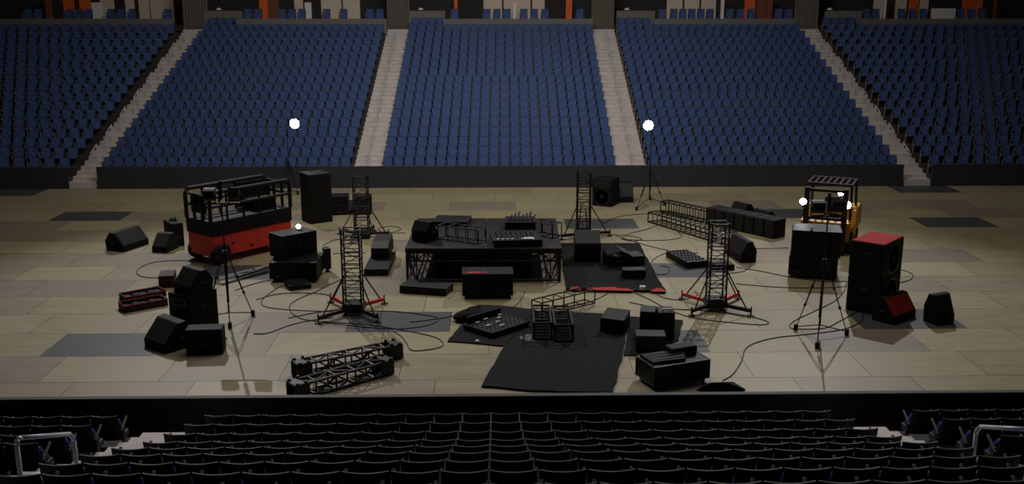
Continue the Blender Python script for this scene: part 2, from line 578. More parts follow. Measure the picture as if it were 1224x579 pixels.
# mid-aisle handrails on the four far stairs
hr = thing('aisle_handrail', 'rail', 'handrail', (0, 0, 0))
MB().tube((0, 0, 0), (0, 0, 0.80), 0.024).build('post', M['chrome'], hr)
MB().tube((0, 0.75, 0.30), (0, 0.75, 1.1), 0.024).build('post', M['chrome'], hr)
MB().tube((0, -0.03, 0.80), (0, 0.78, 1.12), 0.026).build('rail', M['chrome'], hr)
kids(hr)
first = True
for i, (a, b) in enumerate(ST):
    n = 0
    for j in range(2, 34, 4):
        s = hr if first else copy_tree(hr)
        first = False
        s.location = ((a(fy(j / 2)) + b(fy(j / 2))) / 2, FY + FT / 2 * j + 0.12, FZ0 + FR / 2 * (j - 1))
        tag(s, 'short steel handrail, %s up the %s stairs from the left' % (ORD[n], ORD[i]), 'handrail', 'handrails on the far stairs')
        n += 1

# ------------------------------------------------------------------ near stand
NY = [16.1, 15.0, 14.05, 13.2, 12.1, 11.17, 10.15, 9.19, 8.2, 7.2]
NZ = [1.59, 1.91, 2.18, 2.44, 2.86, 3.21, 3.59, 3.94, 4.30, 4.66]
AX = (-6.26, -4.86, 5.72, 7.08)
wy = 18.42
mb = MB().box((0, wy, 0.48), (60, 0.09, 0.96))
struct('wall_near', mb, M['wallblk'])
mb = MB().box((0, wy, 0.985), (60, 0.15, 0.05), 0.01)
struct('trim_15', mb, M['ledge'], 'grey ledge capping the near wall')
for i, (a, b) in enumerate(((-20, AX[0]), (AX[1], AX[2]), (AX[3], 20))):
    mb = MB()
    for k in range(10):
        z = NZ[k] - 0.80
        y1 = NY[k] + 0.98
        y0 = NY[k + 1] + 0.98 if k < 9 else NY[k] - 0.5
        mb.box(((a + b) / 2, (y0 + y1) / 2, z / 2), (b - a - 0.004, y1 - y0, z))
    struct('trim_%d' % (16 + i), mb, M['neartier'], 'stepped tier under the near seats, blackened by painted-in shade')
for i, (a, b) in enumerate(((AX[0], AX[1]), (AX[2], AX[3]))):
    mb = MB()
    for k in range(10):
        z = NZ[k] - 0.71
        zn = NZ[k + 1] - 0.71 if k < 9 else z + 0.36
        y1 = NY[k] + 0.98
        y0 = NY[k + 1] + 0.98 if k < 9 else NY[k] - 0.5
        ym = (y0 + y1) / 2
        mb.box(((a + b) / 2, (ym + y1) / 2, z / 2), (b - a, y1 - ym, z))
        zz = (z + zn) / 2
        mb.box(((a + b) / 2, (ym + y0) / 2, zz / 2), (b - a, ym - y0, zz))
    struct('trim_%d' % (9 + i), mb, M['conc'], 'pale aisle steps through the near seats, %s' % ('left-hand flight' if i == 0 else 'right-hand flight'))
mb = MB().box((0, 17.6, 0.05), (60, 1.3, 0.1))
struct('floor_near', mb, M['neartier'])
protoN = make_seat('stadium_seat', True)
first = True
def px_of(p):
    d = p - Vector((0, 0, H))
    return W_ / 2 + F * d.dot(_rt) / d.dot(_fw), H_ / 2 - F * d.dot(_up) / d.dot(_fw)
NB = ['left block', 'middle block', 'right block']
for k in range(9):
    for bi in range(3):
        if bi == 1:
            xs = [AX[1] + (i + 0.5) * (AX[2] - AX[1]) / 22 for i in range(22)]
        elif bi == 0:
            xs = [AX[0] - 0.26 - i * SP for i in range(12)][::-1]
        else:
            xs = [AX[3] + 0.26 + i * SP for i in range(12)]
        c = 0
        for x in xs:
            p = Vector((x, NY[k] + 0.60, NZ[k] - 0.80 - 0.03))
            u, v = px_of(p + Vector((0, -0.6, 0.84)))
            if u < -25 or u > W_ + 25 or v > 585: continue
            s = protoN if first else copy_tree(protoN)
            first = False
            s.location = (x, NY[k] + 0.60, NZ[k] - 0.80)
            s.rotation_euler = (0, 0, PI)
            tag(s, 'black-backed seat, %s from left in row %s from the wall, %s' % (ORD[c], ('one', 'two', 'three', 'four', 'five', 'six', 'seven', 'eight', 'nine')[k], NB[bi]),
                'stadium seat', 'black-backed seats in front of the camera')
            if c == 0:
                for ch in KIDS[protoN.name]:
                    if ch.name.split('.')[0] in ('armrest', 'bracket'):
                        e = ch.copy(); COL.objects.link(e); e.parent = s; e.location = (0.48, 0, 0)
            c += 1

def near_rail(label, pts_top, Yf, Yn):
    tf, tn_ = atY(*pts_top[0], Yf), atY(*pts_top[1], Yn)
    x = (tf.x + tn_.x) / 2
    kf = min(range(10), key=lambda k: abs(NY[k] + 0.5 - Yf)); kn = min(range(10), key=lambda k: abs(NY[k] + 0.5 - Yn))
    zf, zn = NZ[kf] - 0.71, NZ[kn] - 0.71
    r = thing('aisle_handrail', label, 'handrail', (x, Yf, zf), 0, 'handrails in the near aisles')
    L = Yf - Yn
    hf, hn = tf.z - zf, tn_.z - zf
    c = 0.09
    for y, h, b in ((0, hf, -0.2), (-L, hn, -0.05)):
        MB().tube((0, y, b), (0, y, h - c), 0.026, 10).build('post', M['chrome'], r, True)
    sl = (hn - hf) / L
    a = [(0, 0, hf - c), (0, -0.03, hf - 0.03), (0, -0.10, hf + sl * 0.1)]
    b = [(0, -L + 0.10, hn - sl * 0.1), (0, -L + 0.03, hn - 0.03), (0, -L, hn - c)]
    MB().path(a + b, 0.026, 10).build('top_rail', M['chrome'], r, True)
    MB().tube((0, 0, hf - 0.46), (0, -L, hn - 0.46), 0.022, 10).build('mid_rail', M['chrome'], r, True)
near_rail('bent steel handrail in the near aisle by the left block of black seats', ((74, 519), (34, 524)), 11.7, 10.3)
near_rail('bent steel handrail in the near aisle by the right block of black seats', ((1178, 510), (1221, 514)), 11.7, 10.5)

# ------------------------------------------------------------------ gear on the floor
def frame_of(A, B, C, z0=0.0):
    """footprint from photo positions of two front bottom corners A, B and one further bottom corner C (or a number: depth)"""
    a, b = G(*A, z0), G(*B, z0)
    u = (b - a); w = u.length; u.normalize()
    nrm = Vector((-u.y, u.x, 0))
    if isinstance(C, (int, float)): d = C
    else: d = abs((G(*C, z0) - a).dot(nrm))
    ctr = (a + b) / 2 + nrm * d / 2
    return ctr, math.atan2(u.y, u.x), w, d

def case(label, A, B, C, yt, z0=0.0, group=None, name='flight_case', cat='flight case', casters=True, trim=True, m='case', badge=False, handle=True, tilt=0, lid=True):
    ctr, rz, w, d = frame_of(A, B, C, z0)
    h = rise(A[0], A[1], yt, z0)
    r = thing(name, label, cat, ctr, rz, group)
    c = 0.10 if casters else 0.0
    MB().box((0, 0, (h + c) / 2), (w, d, h - c), 0.015).build('body', M[m], r)
    if trim:
        t = MB()
        q = 0.012
        zb, zt = c + 0.012, h - 0.004
        lines = []
        for sx in (-1, 1):
            for sy in (-1, 1):
                lines.append(((sx * w / 2, sy * d / 2, zb), (sx * w / 2, sy * d / 2, zt)))
        for z in (zb, zt):
            for s_ in (-1, 1):
                lines.append(((-w / 2, s_ * d / 2, z), (w / 2, s_ * d / 2, z)))
                lines.append(((s_ * w / 2, -d / 2, z), (s_ * w / 2, d / 2, z)))
        for a, b in lines: t.tube(a, b, q, 6)
        t.build('edge_trim', M['trim'], r)
        if lid:
            MB().box((0, 0, c + (h - c) * 0.66), (w + 0.012, d + 0.012, 0.014)).build('lid_seam', M['steel'], r)
    if casters:
        for sx in (-1, 1):
            for sy in (-1, 1):
                k = MB()
                x, y = sx * (w / 2 - 0.10), sy * (d / 2 - 0.09)
                k.tube((x - 0.022, y, 0.045), (x + 0.022, y, 0.045), 0.045, 12)
                k.box((x, y, 0.093), (0.07, 0.07, 0.02))
                k.build('caster', M['rubber'], r)
    if handle:
        MB().box((0, -d / 2 - 0.006, c + (h - c) * 0.40), (0.16, 0.014, 0.09), 0.005).build('recessed_handle', M['steel'], r)
    if badge:
        MB().box((-w * 0.32, -d / 2 - 0.005, c + (h - c) * 0.16), (0.16, 0.012, 0.05), 0.004).build('badge', M['trim'], r)
    return r, w, d, h

def disc(mb, x, y, z, prof, n=22):
    """a turned shape whose axis points to -y at (x, y, z)"""
    mb.lathe(prof, n, Matrix.Translation((x, y, z)) @ Matrix.Rotation(PI / 2, 4, 'X'))

def speaker(label, A, B, C, h, z0=0.0, group=None, woofers=1, horn=True, grille=False, redlit=False, loc=None):
    ctr, rz, w, d = frame_of(A, B, C, z0) if loc is None else loc
    r = thing('speaker_cabinet', label, 'speaker', ctr, rz, group)
    MB().box((0, 0, h / 2), (w, d, h - 0.004), 0.02).build('cabinet', M['cab'], r)
    fz_ = -d / 2
    rr = min(w * 0.40, h * (0.42 if not horn else 0.30))
    zc = h * 0.5 if not horn else h * 0.36
    k = MB(); disc(k, 0, fz_, zc, [(rr * 1.06, -0.005), (rr * 1.06, 0.014), (rr * 0.98, 0.016), (rr * 0.96, 0.004)])
    k.build('woofer_ring', M['trim'] if grille else M['cone'], r, False)
    k = MB(); disc(k, 0, fz_, zc, [(rr * 0.94, 0.012), (rr * 0.84, 0.012), (rr * 0.30, 0.004), (rr * 0.26, 0.014), (rr * 0.02, 0.02)])
    k.build('woofer_cone', M['grille'], r, True)
    if horn:
        k = MB()
        k.box((0, fz_ - 0.004, h * 0.80), (w * 0.8, 0.014, h * 0.22), 0.006)
        hb = k.build('horn', M['cone'], r)
        MB().box((0, fz_ - 0.014, h * 0.80), (w * 0.45, 0.012, h * 0.10), 0.004).build('horn_throat', M['grille'], hb)
    for s_ in (-1, 1):
        MB().box((s_ * w / 2, 0, h * 0.66), (0.012, 0.22, 0.10), 0.004).build('side_handle', M['steel'], r)
    if redlit:
        MB().box((0, 0, h + 0.003), (w - 0.05, d - 0.05, 0.012), 0.003).build('red_light_top', M['redtrim_spill'], r)['label'] = 'red light painted on the top'  # red light falling on the cabinet top, painted as a thin sheet
    return r, w, d, h

def wedge(label, A, B, d, h, z0=0.0, group=None, face='grille', rx=0.0, flip=False, loc=None):
    """floor monitor: sloped grille between a low front and a high back"""
    if loc is None: ctr, rz, w, _ = frame_of(A, B, d, z0)
    else: ctr, rz, w = loc
    r = thing('floor_monitor', label, 'stage monitor', ctr, rz, group)
    prof = [(-d * 0.5, 0.0), (-d * 0.5, h * 0.30), (-d * 0.02, h * 0.98), (d * 0.22, h), (d * 0.5, h * 0.55), (d * 0.46, 0.0)]
    if flip: prof = [(-a, b) for a, b in prof][::-1]
    MB().prism(prof, -w / 2, w / 2).build('cabinet', M['cab'], r)
    a, b = Vector((0, -d * 0.5, h * 0.30)), Vector((0, -d * 0.02, h * 0.98))
    n = Vector((0, -(b - a).z, (b - a).y)).normalized()
    if flip:
        a.y, b.y, n.y = -a.y, -b.y, -n.y
    g = MB()
    L = (b - a).length
    ax = (b - a).normalized()
    c = (a + b) / 2 + n * 0.008
    T = Matrix.Translation(c) @ Matrix(((1, 0, 0), (0, ax.y, n.y), (0, ax.z, n.z))).to_4x4()
    g.box((0, 0, 0), (w * 0.92, L * 0.94, 0.018), 0.006, T)
    o = g.build('grille', M[face], r)
    if face == 'redtrim_spill': o['label'] = 'sloping grille with red light painted on'  # red light on the slope is put into the grille colour
    for s_ in (-1, 1):
        MB().box((s_ * w / 2, 0.06 * d, h * 0.42), (0.012, 0.18, 0.07), 0.004).build('end_handle', M['steel'], r)
    if rx: r.rotation_euler = (rx, 0, r.rotation_euler.z)
    return r

def box_truss(label, P, Q, w, h, step=0.42, diag=False, rad=0.02, z0=0.0, group=None, caps=False, name='box_truss'):
    """square lattice truss; P, Q: photo positions of the near bottom chord's ends"""
    a, b = G(*P, z0), G(*Q, z0)
    u = b - a; L = u.length; u.normalize()
    nrm = Vector((-u.y, u.x, 0))
    if nrm.y < 0: nrm = -nrm
    ctr = a + u * L / 2 + nrm * w / 2
    rz = math.atan2(u.y, u.x)
    r = thing(name, label, 'truss', ctr, rz, group)
    X = L / 2; Yh = w / 2 - rad
    z1, z2 = rad, h - rad
    cs = [(-Yh, z1), (Yh, z1), (Yh, z2), (-Yh, z2)]
    for y, z in cs:
        MB().tube((-X, y, z), (X, y, z), rad, 8).build('chord', M['steel'], r)
    n = max(2, round(L / step))
    lat = MB()
    for i in range(1, n):
        x = -X + L * i / n
        for (y0, z0_), (y1, z1_) in zip(cs, cs[1:] + cs[:1]):
            lat.tube((x, y0, z0_), (x, y1, z1_), rad * 0.72, 6)
        if not diag:
            lat.build('ring_frame', M['steel'], r)
            lat = MB()
    if diag:
        for i in range(n):
            x0, x1 = -X + L * i / n, -X + L * (i + 1) / n
            if i % 2: x0, x1 = x1, x0
            for (y0, z0_), (y1, z1_) in zip(cs, cs[1:] + cs[:1]):
                lat.tube((x0, y0, z0_), (x1, y1, z1_), rad * 0.72, 6)
    if diag: lat.build('lattice', M['steel'], r)
    for s_ in (-1, 1):
        e = MB()
        x = s_ * X
        for (y0, z0_), (y1, z1_) in zip(cs, cs[1:] + cs[:1]):
            e.tube((x, y0, z0_), (x, y1, z1_), rad, 8)
        e.build('end_frame', M['steel'], r)
        if caps:
            c = MB()
            q = 0.34
            c.box((x - s_ * q / 2, -Yh - rad * .6, h / 2), (q, 0.012, h * 0.94), 0.004)
            c.box((x - s_ * q / 2, Yh + rad * .6, h / 2), (q, 0.012, h * 0.94), 0.004)
            c.box((x - s_ * q * 0.35, 0, h - 0.006), (q * 0.7, w * 0.9, 0.012), 0.004)
            for yy in (-1, 1):
                c.tube((x - s_ * q * .75, yy * Yh, h), (x - s_ * q * .75, yy * Yh, h + 0.05), 0.035, 10)
                c.tube((x - s_ * q * .15, yy * Yh, h), (x - s_ * q * .15, yy * Yh, h + 0.04), 0.045, 10)
            c.build('corner_plate', M['steel'], r)
    return r

def tower(label, base, feet, ytop, w, outm, group):
    c = G(*base)
    h = rise(base[0], base[1], ytop)
    r = thing('truss_tower', label, 'truss tower', c, 0, group)
    fs = [G(*f) - c for f in feet]
    ang = sum(((math.atan2(f.y, f.x)) % (PI / 2)) for f in fs) / len(fs) - PI / 4
    ang = 0.05
    q = w / 2
    cs = [Vector((sx * q, sy * q, 0)) for sx, sy in ((-1, -1), (1, -1), (1, 1), (-1, 1))]
    mb = MB()
    for p in cs:
        mb.tube(p + Vector((0, 0, 0.10)), p + Vector((0, 0, h)), 0.024, 8)
    n = max(4, round((h - 0.3) / 0.36))
    for i in range(n + 1):
        z = 0.30 + (h - 0.33) * i / n
        for a, b in zip(cs, cs[1:] + cs[:1]):
            mb.tube(a + Vector((0, 0, z)), b + Vector((0, 0, z)), 0.018, 6)
            if i < n:
                z2 = 0.30 + (h - 0.33) * (i + 1) / n
                mb.tube(a + Vector((0, 0, z + 0.09)), b + Vector((0, 0, z + 0.09)), 0.012, 6)
                s0, s1 = (a, b) if i % 2 else (b, a)
                mb.tube(s0 + Vector((0, 0, z + 0.09)), s1 + Vector((0, 0, z2)), 0.010, 6)
    mb.build('mast', M['steel'], r)
    MB().box((0, 0, 0.17), (w + 0.16, w + 0.16, 0.14), 0.02).box((0, 0, 0.27), (w + 0.08, w + 0.08, 0.06), 0.01).build('base_block', M['steel'], r)
    for f in fs:
        d = f.normalized()
        m = M[outm] if (outm == 'steel' or f.y > 0) else M['wine']
        o = MB()
        L = f.length
        T = T3((0, 0, 0), math.atan2(f.y, f.x))
        o.box((w * 0.5 + (L - w * 0.5) / 2, 0, 0.15), (L - w * 0.5, 0.09, 0.10), 0.012, T)
        ob = o.build('outrigger', m, r)
        if outm != 'steel' and f.y > 0: ob['label'] = 'red outrigger arm'
        k = MB().tube(f + Vector((0, 0, 0.0)), f + Vector((0, 0, 0.03)), 0.10, 14).tube(f + Vector((0, 0, 0.03)), f + Vector((0, 0, 0.26)), 0.022, 8)
        k.build('screw_foot', M['steel'], ob)
        top = d * (w * 0.62) + Vector((0, 0, h * 0.47))
        MB().tube(d * (L * 0.86) + Vector((0, 0, 0.19)), top, 0.02, 8).build('brace', M['steel'], r)
    return r

def tripod(label, base, feet, yhub, ytop, group, lamps=None, lit=False, thick=0.018):
    c = G(*base)
    hh = rise(base[0], base[1], yhub)
    ht = rise(base[0], base[1], ytop)
    r = thing('light_stand', label, 'light stand', c, 0, group)
    MB().tube((0, 0, 0.30), (0, 0, hh + 0.3), thick * 1.3, 10).tube((0, 0, hh + 0.3), (0, 0, ht), thick, 10).build('pole', M['steel'], r)
    MB().tube((0, 0, hh - 0.06), (0, 0, hh + 0.08), thick * 2.8, 12).build('leg_collar', M['steel'], r)
    for f in feet:
        f = G(*f) - c
        a, b = Vector((0, 0, hh)) + f.normalized() * 0.06, f + Vector((0, 0, 0.06))
        side = f.normalized().cross(Vector((0, 0, 1))) * 0.035
        lg = MB()
        m1 = a.lerp(b, 0.62)
        lg.tube(a + side, m1 + side * .6, thick * 0.55, 8).tube(a - side, m1 - side * .6, thick * 0.55, 8).tube(a.lerp(b, 0.35), b, thick * 0.72, 8)
        lo = lg.build('leg', M['steel'], r)
        for t in (0.36, 0.64):
            p = a.lerp(b, t)
            MB().tube(p - (b - a).normalized() * 0.035, p + (b - a).normalized() * 0.035, thick * 2.0, 10).build('leg_clamp', M['steel'], lo)
        MB().tube(f + Vector((0, 0, 0.0)), f + Vector((0, 0, 0.16)), 0.055, 12).build('foot', M['rubber'], lo)
        MB().tube((0, 0, 0.30), f + Vector((0, 0, 0.10)), thick * 0.8, 8).build('spreader', M['steel'], r)
    return r, c, ht

# --- the scissor lift
def lift():
    z_r = 0.95
    a = G(258, 316)                       # near wheel
    p = Vector((G(253, 283.5, z_r).x, G(253, 283.5, z_r).y, 0))
    q = G(348, 263.5, z_r); q.z = 0
    l = G(222.5, 277, z_r); l.z = 0
    u = (q - p); L = u.length; u.normalize()
    nrm = Vector((-u.y, u.x, 0))
    Wd = abs((l - p).dot(nrm)); Wd = min(max(Wd, 1.3), 2.2)
    ctr = p + u * L / 2 + nrm * Wd / 2
    rz = math.atan2(u.y, u.x)
    r = thing('scissor_lift', 'red and black scissor lift with railed platform and large black wheels', 'scissor lift', ctr, rz)
    X, Y = L / 2, Wd / 2
    MB().box((0, 0, 0.60), (L, Wd, 0.70), 0.02).build('chassis', M['red'], r)['label'] = 'red chassis'
    mk = MB()
    for x, z, w_ in ((-X * 0.05, 0.42, 0.12), (X * 0.12, 0.52, 0.05), (X * 0.38, 0.55, 0.05), (X * 0.55, 0.62, 0.14), (-X * 0.5, 0.6, 0.10)):
        mk.box((x, -Y - 0.004, z), (w_, 0.014, 0.07), 0.003)
    mk.build('decal', M['steel'], r)
    for sx in (-1, 1):
        for sy in (-1, 1):
            x, y = sx * (X - 0.32), sy * (Y - 0.02)
            k = MB().lathe([(0.10, -0.14), (0.30, -0.14), (0.34, -0.09), (0.34, 0.09), (0.30, 0.14), (0.10, 0.14)], 22, Matrix.Translation((x, y, 0.34)) @ Matrix.Rotation(PI / 2, 4, 'X'))
            w_ = k.build('wheel', M['rubber'], r)
            MB().lathe([(0.17, -0.15), (0.14, -0.165), (0.03, -0.165)], 16, Matrix.Translation((x, y, 0.34)) @ Matrix.Rotation(PI / 2 if sy < 0 else -PI / 2, 4, 'X') @ Matrix.Scale(-1, 4, (0, 0, 1))).build('hub', M['steel'], w_)
    MB().box((0, 0, 1.19), (L + 0.06, Wd + 0.06, 0.48), 0.02).build('platform', M['case'], r)
    zt = 2.36
    X2, Y2 = X + 0.0, Y + 0.0
    for sy in (-1, 1):
        g = MB()
        y = sy * Y2
        g.path([(-X2, y, 1.42), (-X2, y, zt - 0.12), (-X2 + 0.12, y, zt), (X2 - 0.12, y, zt), (X2, y, zt - 0.12), (X2, y, 1.42)], 0.068, 8)
        g.tube((-X2, y, 1.90), (X2, y, 1.90), 0.052, 8)
        for t in (0.2, 0.4, 0.6, 0.8):
            x = -X2 + 2 * X2 * t
            g.tube((x, y, 1.42), (x, y, zt), 0.04, 8)
        g.build('side_railing', M['steel'], r)
    for sx in (-1, 1):
        g = MB()
        x = sx * X2
        g.tube((x, -Y2, zt - 0.12), (x, Y2, zt - 0.12), 0.04, 8).tube((x, -Y2, 1.90), (x, Y2, 1.90), 0.052, 8)
        for t in (0.33, 0.66):
            y = -Y2 + 2 * Y2 * t
            g.tube((x, y, 1.42), (x, y, zt - 0.12), 0.052, 8)
        g.build('end_railing', M['steel'], r)
    MB().box((-X2 + 0.04, 0, 1.95), (0.05, Wd * 0.62, 0.62), 0.01).build('end_panel', M['case'], r)
    MB().box((X2 * 0.62, Y2 - 0.10, 1.87), (L * 0.44, 0.06, 0.84), 0.01).build('side_panel', M['case'], r)
    MB().box((X2 * 0.5, 0.05, 1.60), (0.9, 0.7, 0.40), 0.03).build('battery_box', M['cab'], r)
    cb = MB().box((-X2 * 0.35, -Y2 + 0.14, 2.06), (0.32, 0.2, 0.34), 0.02).build('control_box', M['cab'], r)
    MB().tube((-X2 * 0.35, -Y2 + 0.14, 2.22), (-X2 * 0.35, -Y2 + 0.10, 2.34), 0.02, 8).build('joystick', M['rubber'], cb)
lift()

# --- tall cabinet and boxes at the rear left
def plain_cab(label, A, B, C, yt, z0=0, **kw):
    return case(label, A, B, C, yt, z0, name=kw.pop('name', 'equipment_cabinet'), cat=kw.pop('cat', 'cabinet'), casters=kw.pop('casters', False), trim=kw.pop('trim', False), **kw)
r, w, d, h = plain_cab('tall black cabinet standing behind the red scissor lift', (372, 268.5), (398, 265), (357.5, 264), 209.5, m='cab', handle=False)
for z in (0.33, 0.66):
    MB().box((0, -d / 2 - 0.004, h * z), (w * 0.94, 0.012, 0.02)).build('door_seam', M['steel'], r)
MB().tube((w * 0.36, -d / 2 - 0.03, h * 0.45), (w * 0.36, -d / 2 - 0.03, h * 0.58), 0.014, 8).box((w * 0.36, -d / 2 - 0.015, h * 0.45), (0.02, 0.03, 0.02)).build('door_handle', M['steel'], r)
case('black flight case tucked right of the tall cabinet', (391, 258), (416.5, 257.5), 0.7, 235.5)
case('black flight case behind the rear left truss tower', (424, 257.5), (444.5, 257), (448.5, 253.5), 235.5)
wedge('small black floor monitor between the two cases behind the rear left tower', (416.5, 256.5), (423, 256.3), 0.5, 0.5)
r, w, d, h = plain_cab('black speaker box squeezed behind the wheel end of the red lift', (207, 296), (221, 294), (199.5, 290), 268, m='cab', name='speaker_box', cat='speaker')
MB().path([(-w * 0.3, 0, h), (-w * 0.25, 0, h + 0.10), (w * 0.2, 0, h + 0.14), (w * 0.3, 0, h)], 0.02, 8).box((w * 0.1, 0.1, h + 0.04), (0.14, 0.14, 0.08), 0.02).build('mounting_bracket', M['steel'], r)
wedge('black floor monitor lying at the left edge of the gear, broadside', (148, 302), (178, 292), 0.75, 0.64)
wedge('black floor monitor end-on beside the leftmost monitor', (182, 302), (199, 303), 0.8, 0.60)

# --- flight cases in front of the lift
r, w, d, h1 = case('large black flight case on casters, bottom of the stack by the lift', (323, 338), (379, 338), (386, 325), 314, badge=True, group='case stack by the lift')
r, w, d, h2 = case('black flight case turned askew on top of the stack by the lift', (339.5, 311), (379, 303), (321, 306), 283, z0=h1 + 0.015, casters=False, group='case stack by the lift')
c = G(357, 276, h1 + h2)
rr = thing('work_lamp', 'small bright white lamp on the upper flight case by the lift', 'lamp', (c.x, c.y, h1 + h2 + 0.028))
MB().box((0, 0.05, 0.10), (0.16, 0.10, 0.20), 0.02).build('housing', M['steel'], rr)
k = MB(); disc(k, 0, -0.005, 0.11, [(0.085, 0.0), (0.085, 0.012), (0.02, 0.02)], 16); k.build('lens', M['tag'], rr)
case('narrow black flight case standing behind the stack by the lift', (389.5, 326), (396, 325.3), (399, 322), 298, handle=False)
case('low black box on the floor in front of the case stack', (347, 348), (372, 345), (340, 341), 342.5, casters=False, name='stage_box', cat='stage box')
bl = thing('aluminium_bar', 'longer bare aluminium bar lying below the red lift', 'bar', (G(266, 341) + G(320, 325)) / 2)
d_ = (G(320, 325) - G(266, 341)) / 2
MB().tube(-d_ + Vector((0, 0, 0.04)), d_ + Vector((0, 0, 0.04)), 0.04, 10).build('tube', M['alu'], bl)
MB().tube(d_ + Vector((0, 0, 0.04)), d_ * 1.01 + Vector((0, 0, 0.04)), 0.046, 10).build('end_cap', M['steel'], bl)
bl = thing('aluminium_bar', 'shorter bare aluminium bar lying closest to the lift wheels', 'bar', (G(285, 332) + G(325, 319)) / 2)
d_ = (G(325, 319) - G(285, 332)) / 2
MB().tube(-d_ + Vector((0, 0, 0.04)), d_ + Vector((0, 0, 0.04)), 0.04, 10).build('tube', M['alu'], bl)
MB().tube(d_ + Vector((0, 0, 0.04)), d_ * 1.01 + Vector((0, 0, 0.04)), 0.046, 10).build('end_cap', M['steel'], bl)

# --- dimmer racks left of the stage
r, w, d, h = case('long flat black case left of the stage', (435.6, 330), (463.5, 330), (476, 309), 322, casters=False, lid=False)
h_ = h
r, w, d, h = case('amplifier rack standing on the long flat case left of the stage', (443.5, 309), (465, 309), (474, 297), 297, z0=h_ + 0.015, casters=False, name='amplifier_rack', cat='amplifier', trim=False, handle=False)
MB().prism([(-d / 2, h), (d / 2, h), (d / 2, h + 0.16), (-d / 4, h + 0.16)], -w / 2 + 0.02, w / 2 - 0.02).build('rounded_cover', M['deck'], r)
fc = MB()
for i in range(4): fc.box((-w * 0.3 + w * 0.2 * i, -d / 2 - 0.008, h * 0.5), (0.05, 0.016, 0.05), 0.01)
fc.build('front_knob', M['steel'], r)

# --- the stage
def stage():
    a, b = G(485, 338), G(671, 338)
    u = b - a; w = u.length; u.normalize()
    h = rise(485, 338, 297)
    nrm = Vector((-u.y, u.x, 0))
    bk = G(497, 261, h); bk.z = 0
    d = (bk - a).dot(nrm)
    ctr = (a + b) / 2 + nrm * d / 2
    r = thing('stage_platform', 'black modular stage on open steel truss legs in the middle of the floor', 'stage', ctr, math.atan2(u.y, u.x))
    X, Y = w / 2, d / 2
    for s_ in (-1, 1):
        MB().box((s_ * (X / 2 + 0.004), 0, h - 0.06), (X - 0.012, d, 0.12), 0.008).build('deck', M['deck'], r)
    def bay(x0, x1, y):
        m = MB()
        q = 0.036
        m.tube((x0, y, h - 0.14), (x1, y, h - 0.14), q).tube((x0, y, 0.07), (x1, y, 0.07), q).tube((x0, y, h * 0.62), (x1, y, h * 0.62), q * 0.9)
        m.tube((x0, y, 0), (x0, y, h - 0.12), q * 1.1).tube((x1, y, 0), (x1, y, h - 0.12), q * 1.1)
        n = 4
        for i in range(n):
            xa, xb = x0 + (x1 - x0) * i / n, x0 + (x1 - x0) * (i + 1) / n
            xm = (xa + xb) / 2
            if i in (0, 3):
                m.tube((xa, y, h - 0.14), (xm, y, 0.07), q * 0.65).tube((xb, y, h - 0.14), (xm, y, 0.07), q * 0.65)
            m.tube((xm, y, h * 0.62), (xa, y, h - 0.14), q * 0.6).tube((xm, y, h * 0.62), (xb, y, h - 0.14), q * 0.6)
            m.tube((xm, y, 0.07), (xm, y, h - 0.14), q * 0.5)
        return m
    for y in (-Y + 0.05, Y - 0.05):
        for x0, x1 in ((-X + 0.05, -0.03), (0.03, X - 0.05)):
            bay(x0, x1, y).build('truss_frame', M['steel'], r)
    for x in (-X + 0.05, X - 0.05):
        m = MB()
        n = 4
        q = 0.02
        for i in range(n):
            ya, yb = -Y + 0.05 + (d - 0.1) * i / n, -Y + 0.05 + (d - 0.1) * (i + 1) / n
            m.tube((x, ya, 0.07), (x, yb, h - 0.14), q).tube((x, yb, 0.0), (x, yb, h - 0.14), q)
            m.tube((x, yb, 0.07), (x, ya, h - 0.14), q)
        m.tube((x, -Y + 0.05, 0.07), (x, Y - 0.05, 0.07), q).tube((x, -Y + 0.05, h * 0.62), (x, Y - 0.05, h * 0.62), q)
        m.build('side_frame', M['steel'], r)
    return h
SH = stage()
# stored under the stage
r, w, d, h = case('wide black panel crate stored under the stage', (518, 333), (636, 333), 1.2, 306, casters=False, trim=False, name='storage_crate', cat='crate', m='cab')
# on the stage
wedge('black floor monitor tilted at the left end of the stage', (492, 288), (510, 291), 0.6, 0.62, z0=SH, flip=True)
box_truss('open frame truss lying on the stage beside the monitor', (523, 286), (571, 292.5), 0.50, 0.45, 0.36, z0=SH, rad=0.02)
r, w, d, h = case('mixing console in a low black tray on the right half of the stage', (590, 296.5), (648, 295), 1.25, 288, z0=SH, casters=False, lid=False, name='mixing_console', cat='console', handle=False)
for i in range(7):
    if i in (4,): continue
    MB().box((-w * 0.40 + w * 0.1 * i, -d * 0.40, h + 0.012), (0.07, 0.06, 0.03), 0.006).build('fader_cap', M['white'], r)
fb = MB()
for i in range(8):
    for j in range(4):
        fb.tube((-w * 0.40 + w * 0.105 * i, -d * 0.2 + d * 0.16 * j, h), (-w * 0.40 + w * 0.105 * i, -d * 0.2 + d * 0.16 * j, h + 0.035), 0.022, 8)
fb.build('knob_bank', M['trim'], r)['kind'] = 'stuff'
MB().box((w * 0.24, -d * 0.34, h + 0.010), (0.30, 0.16, 0.012), 0.004).box((w * 0.24 + 0.13, -d * 0.42, h + 0.010), (0.05, 0.12, 0.012), 0.004).build('white_tape', M['white'], r)
box_truss('short open frame truss at the right rear of the stage', (636, 281), (660, 285.5), 0.5, 0.45, 0.45, z0=SH, rad=0.018)
r, w, d, h = case('dark crate of stage hardware behind the console', (604, 275), (640, 275), 0.9, 266, z0=SH, casters=False, lid=False, name='hardware_crate', cat='crate', handle=False)
pm = MB()
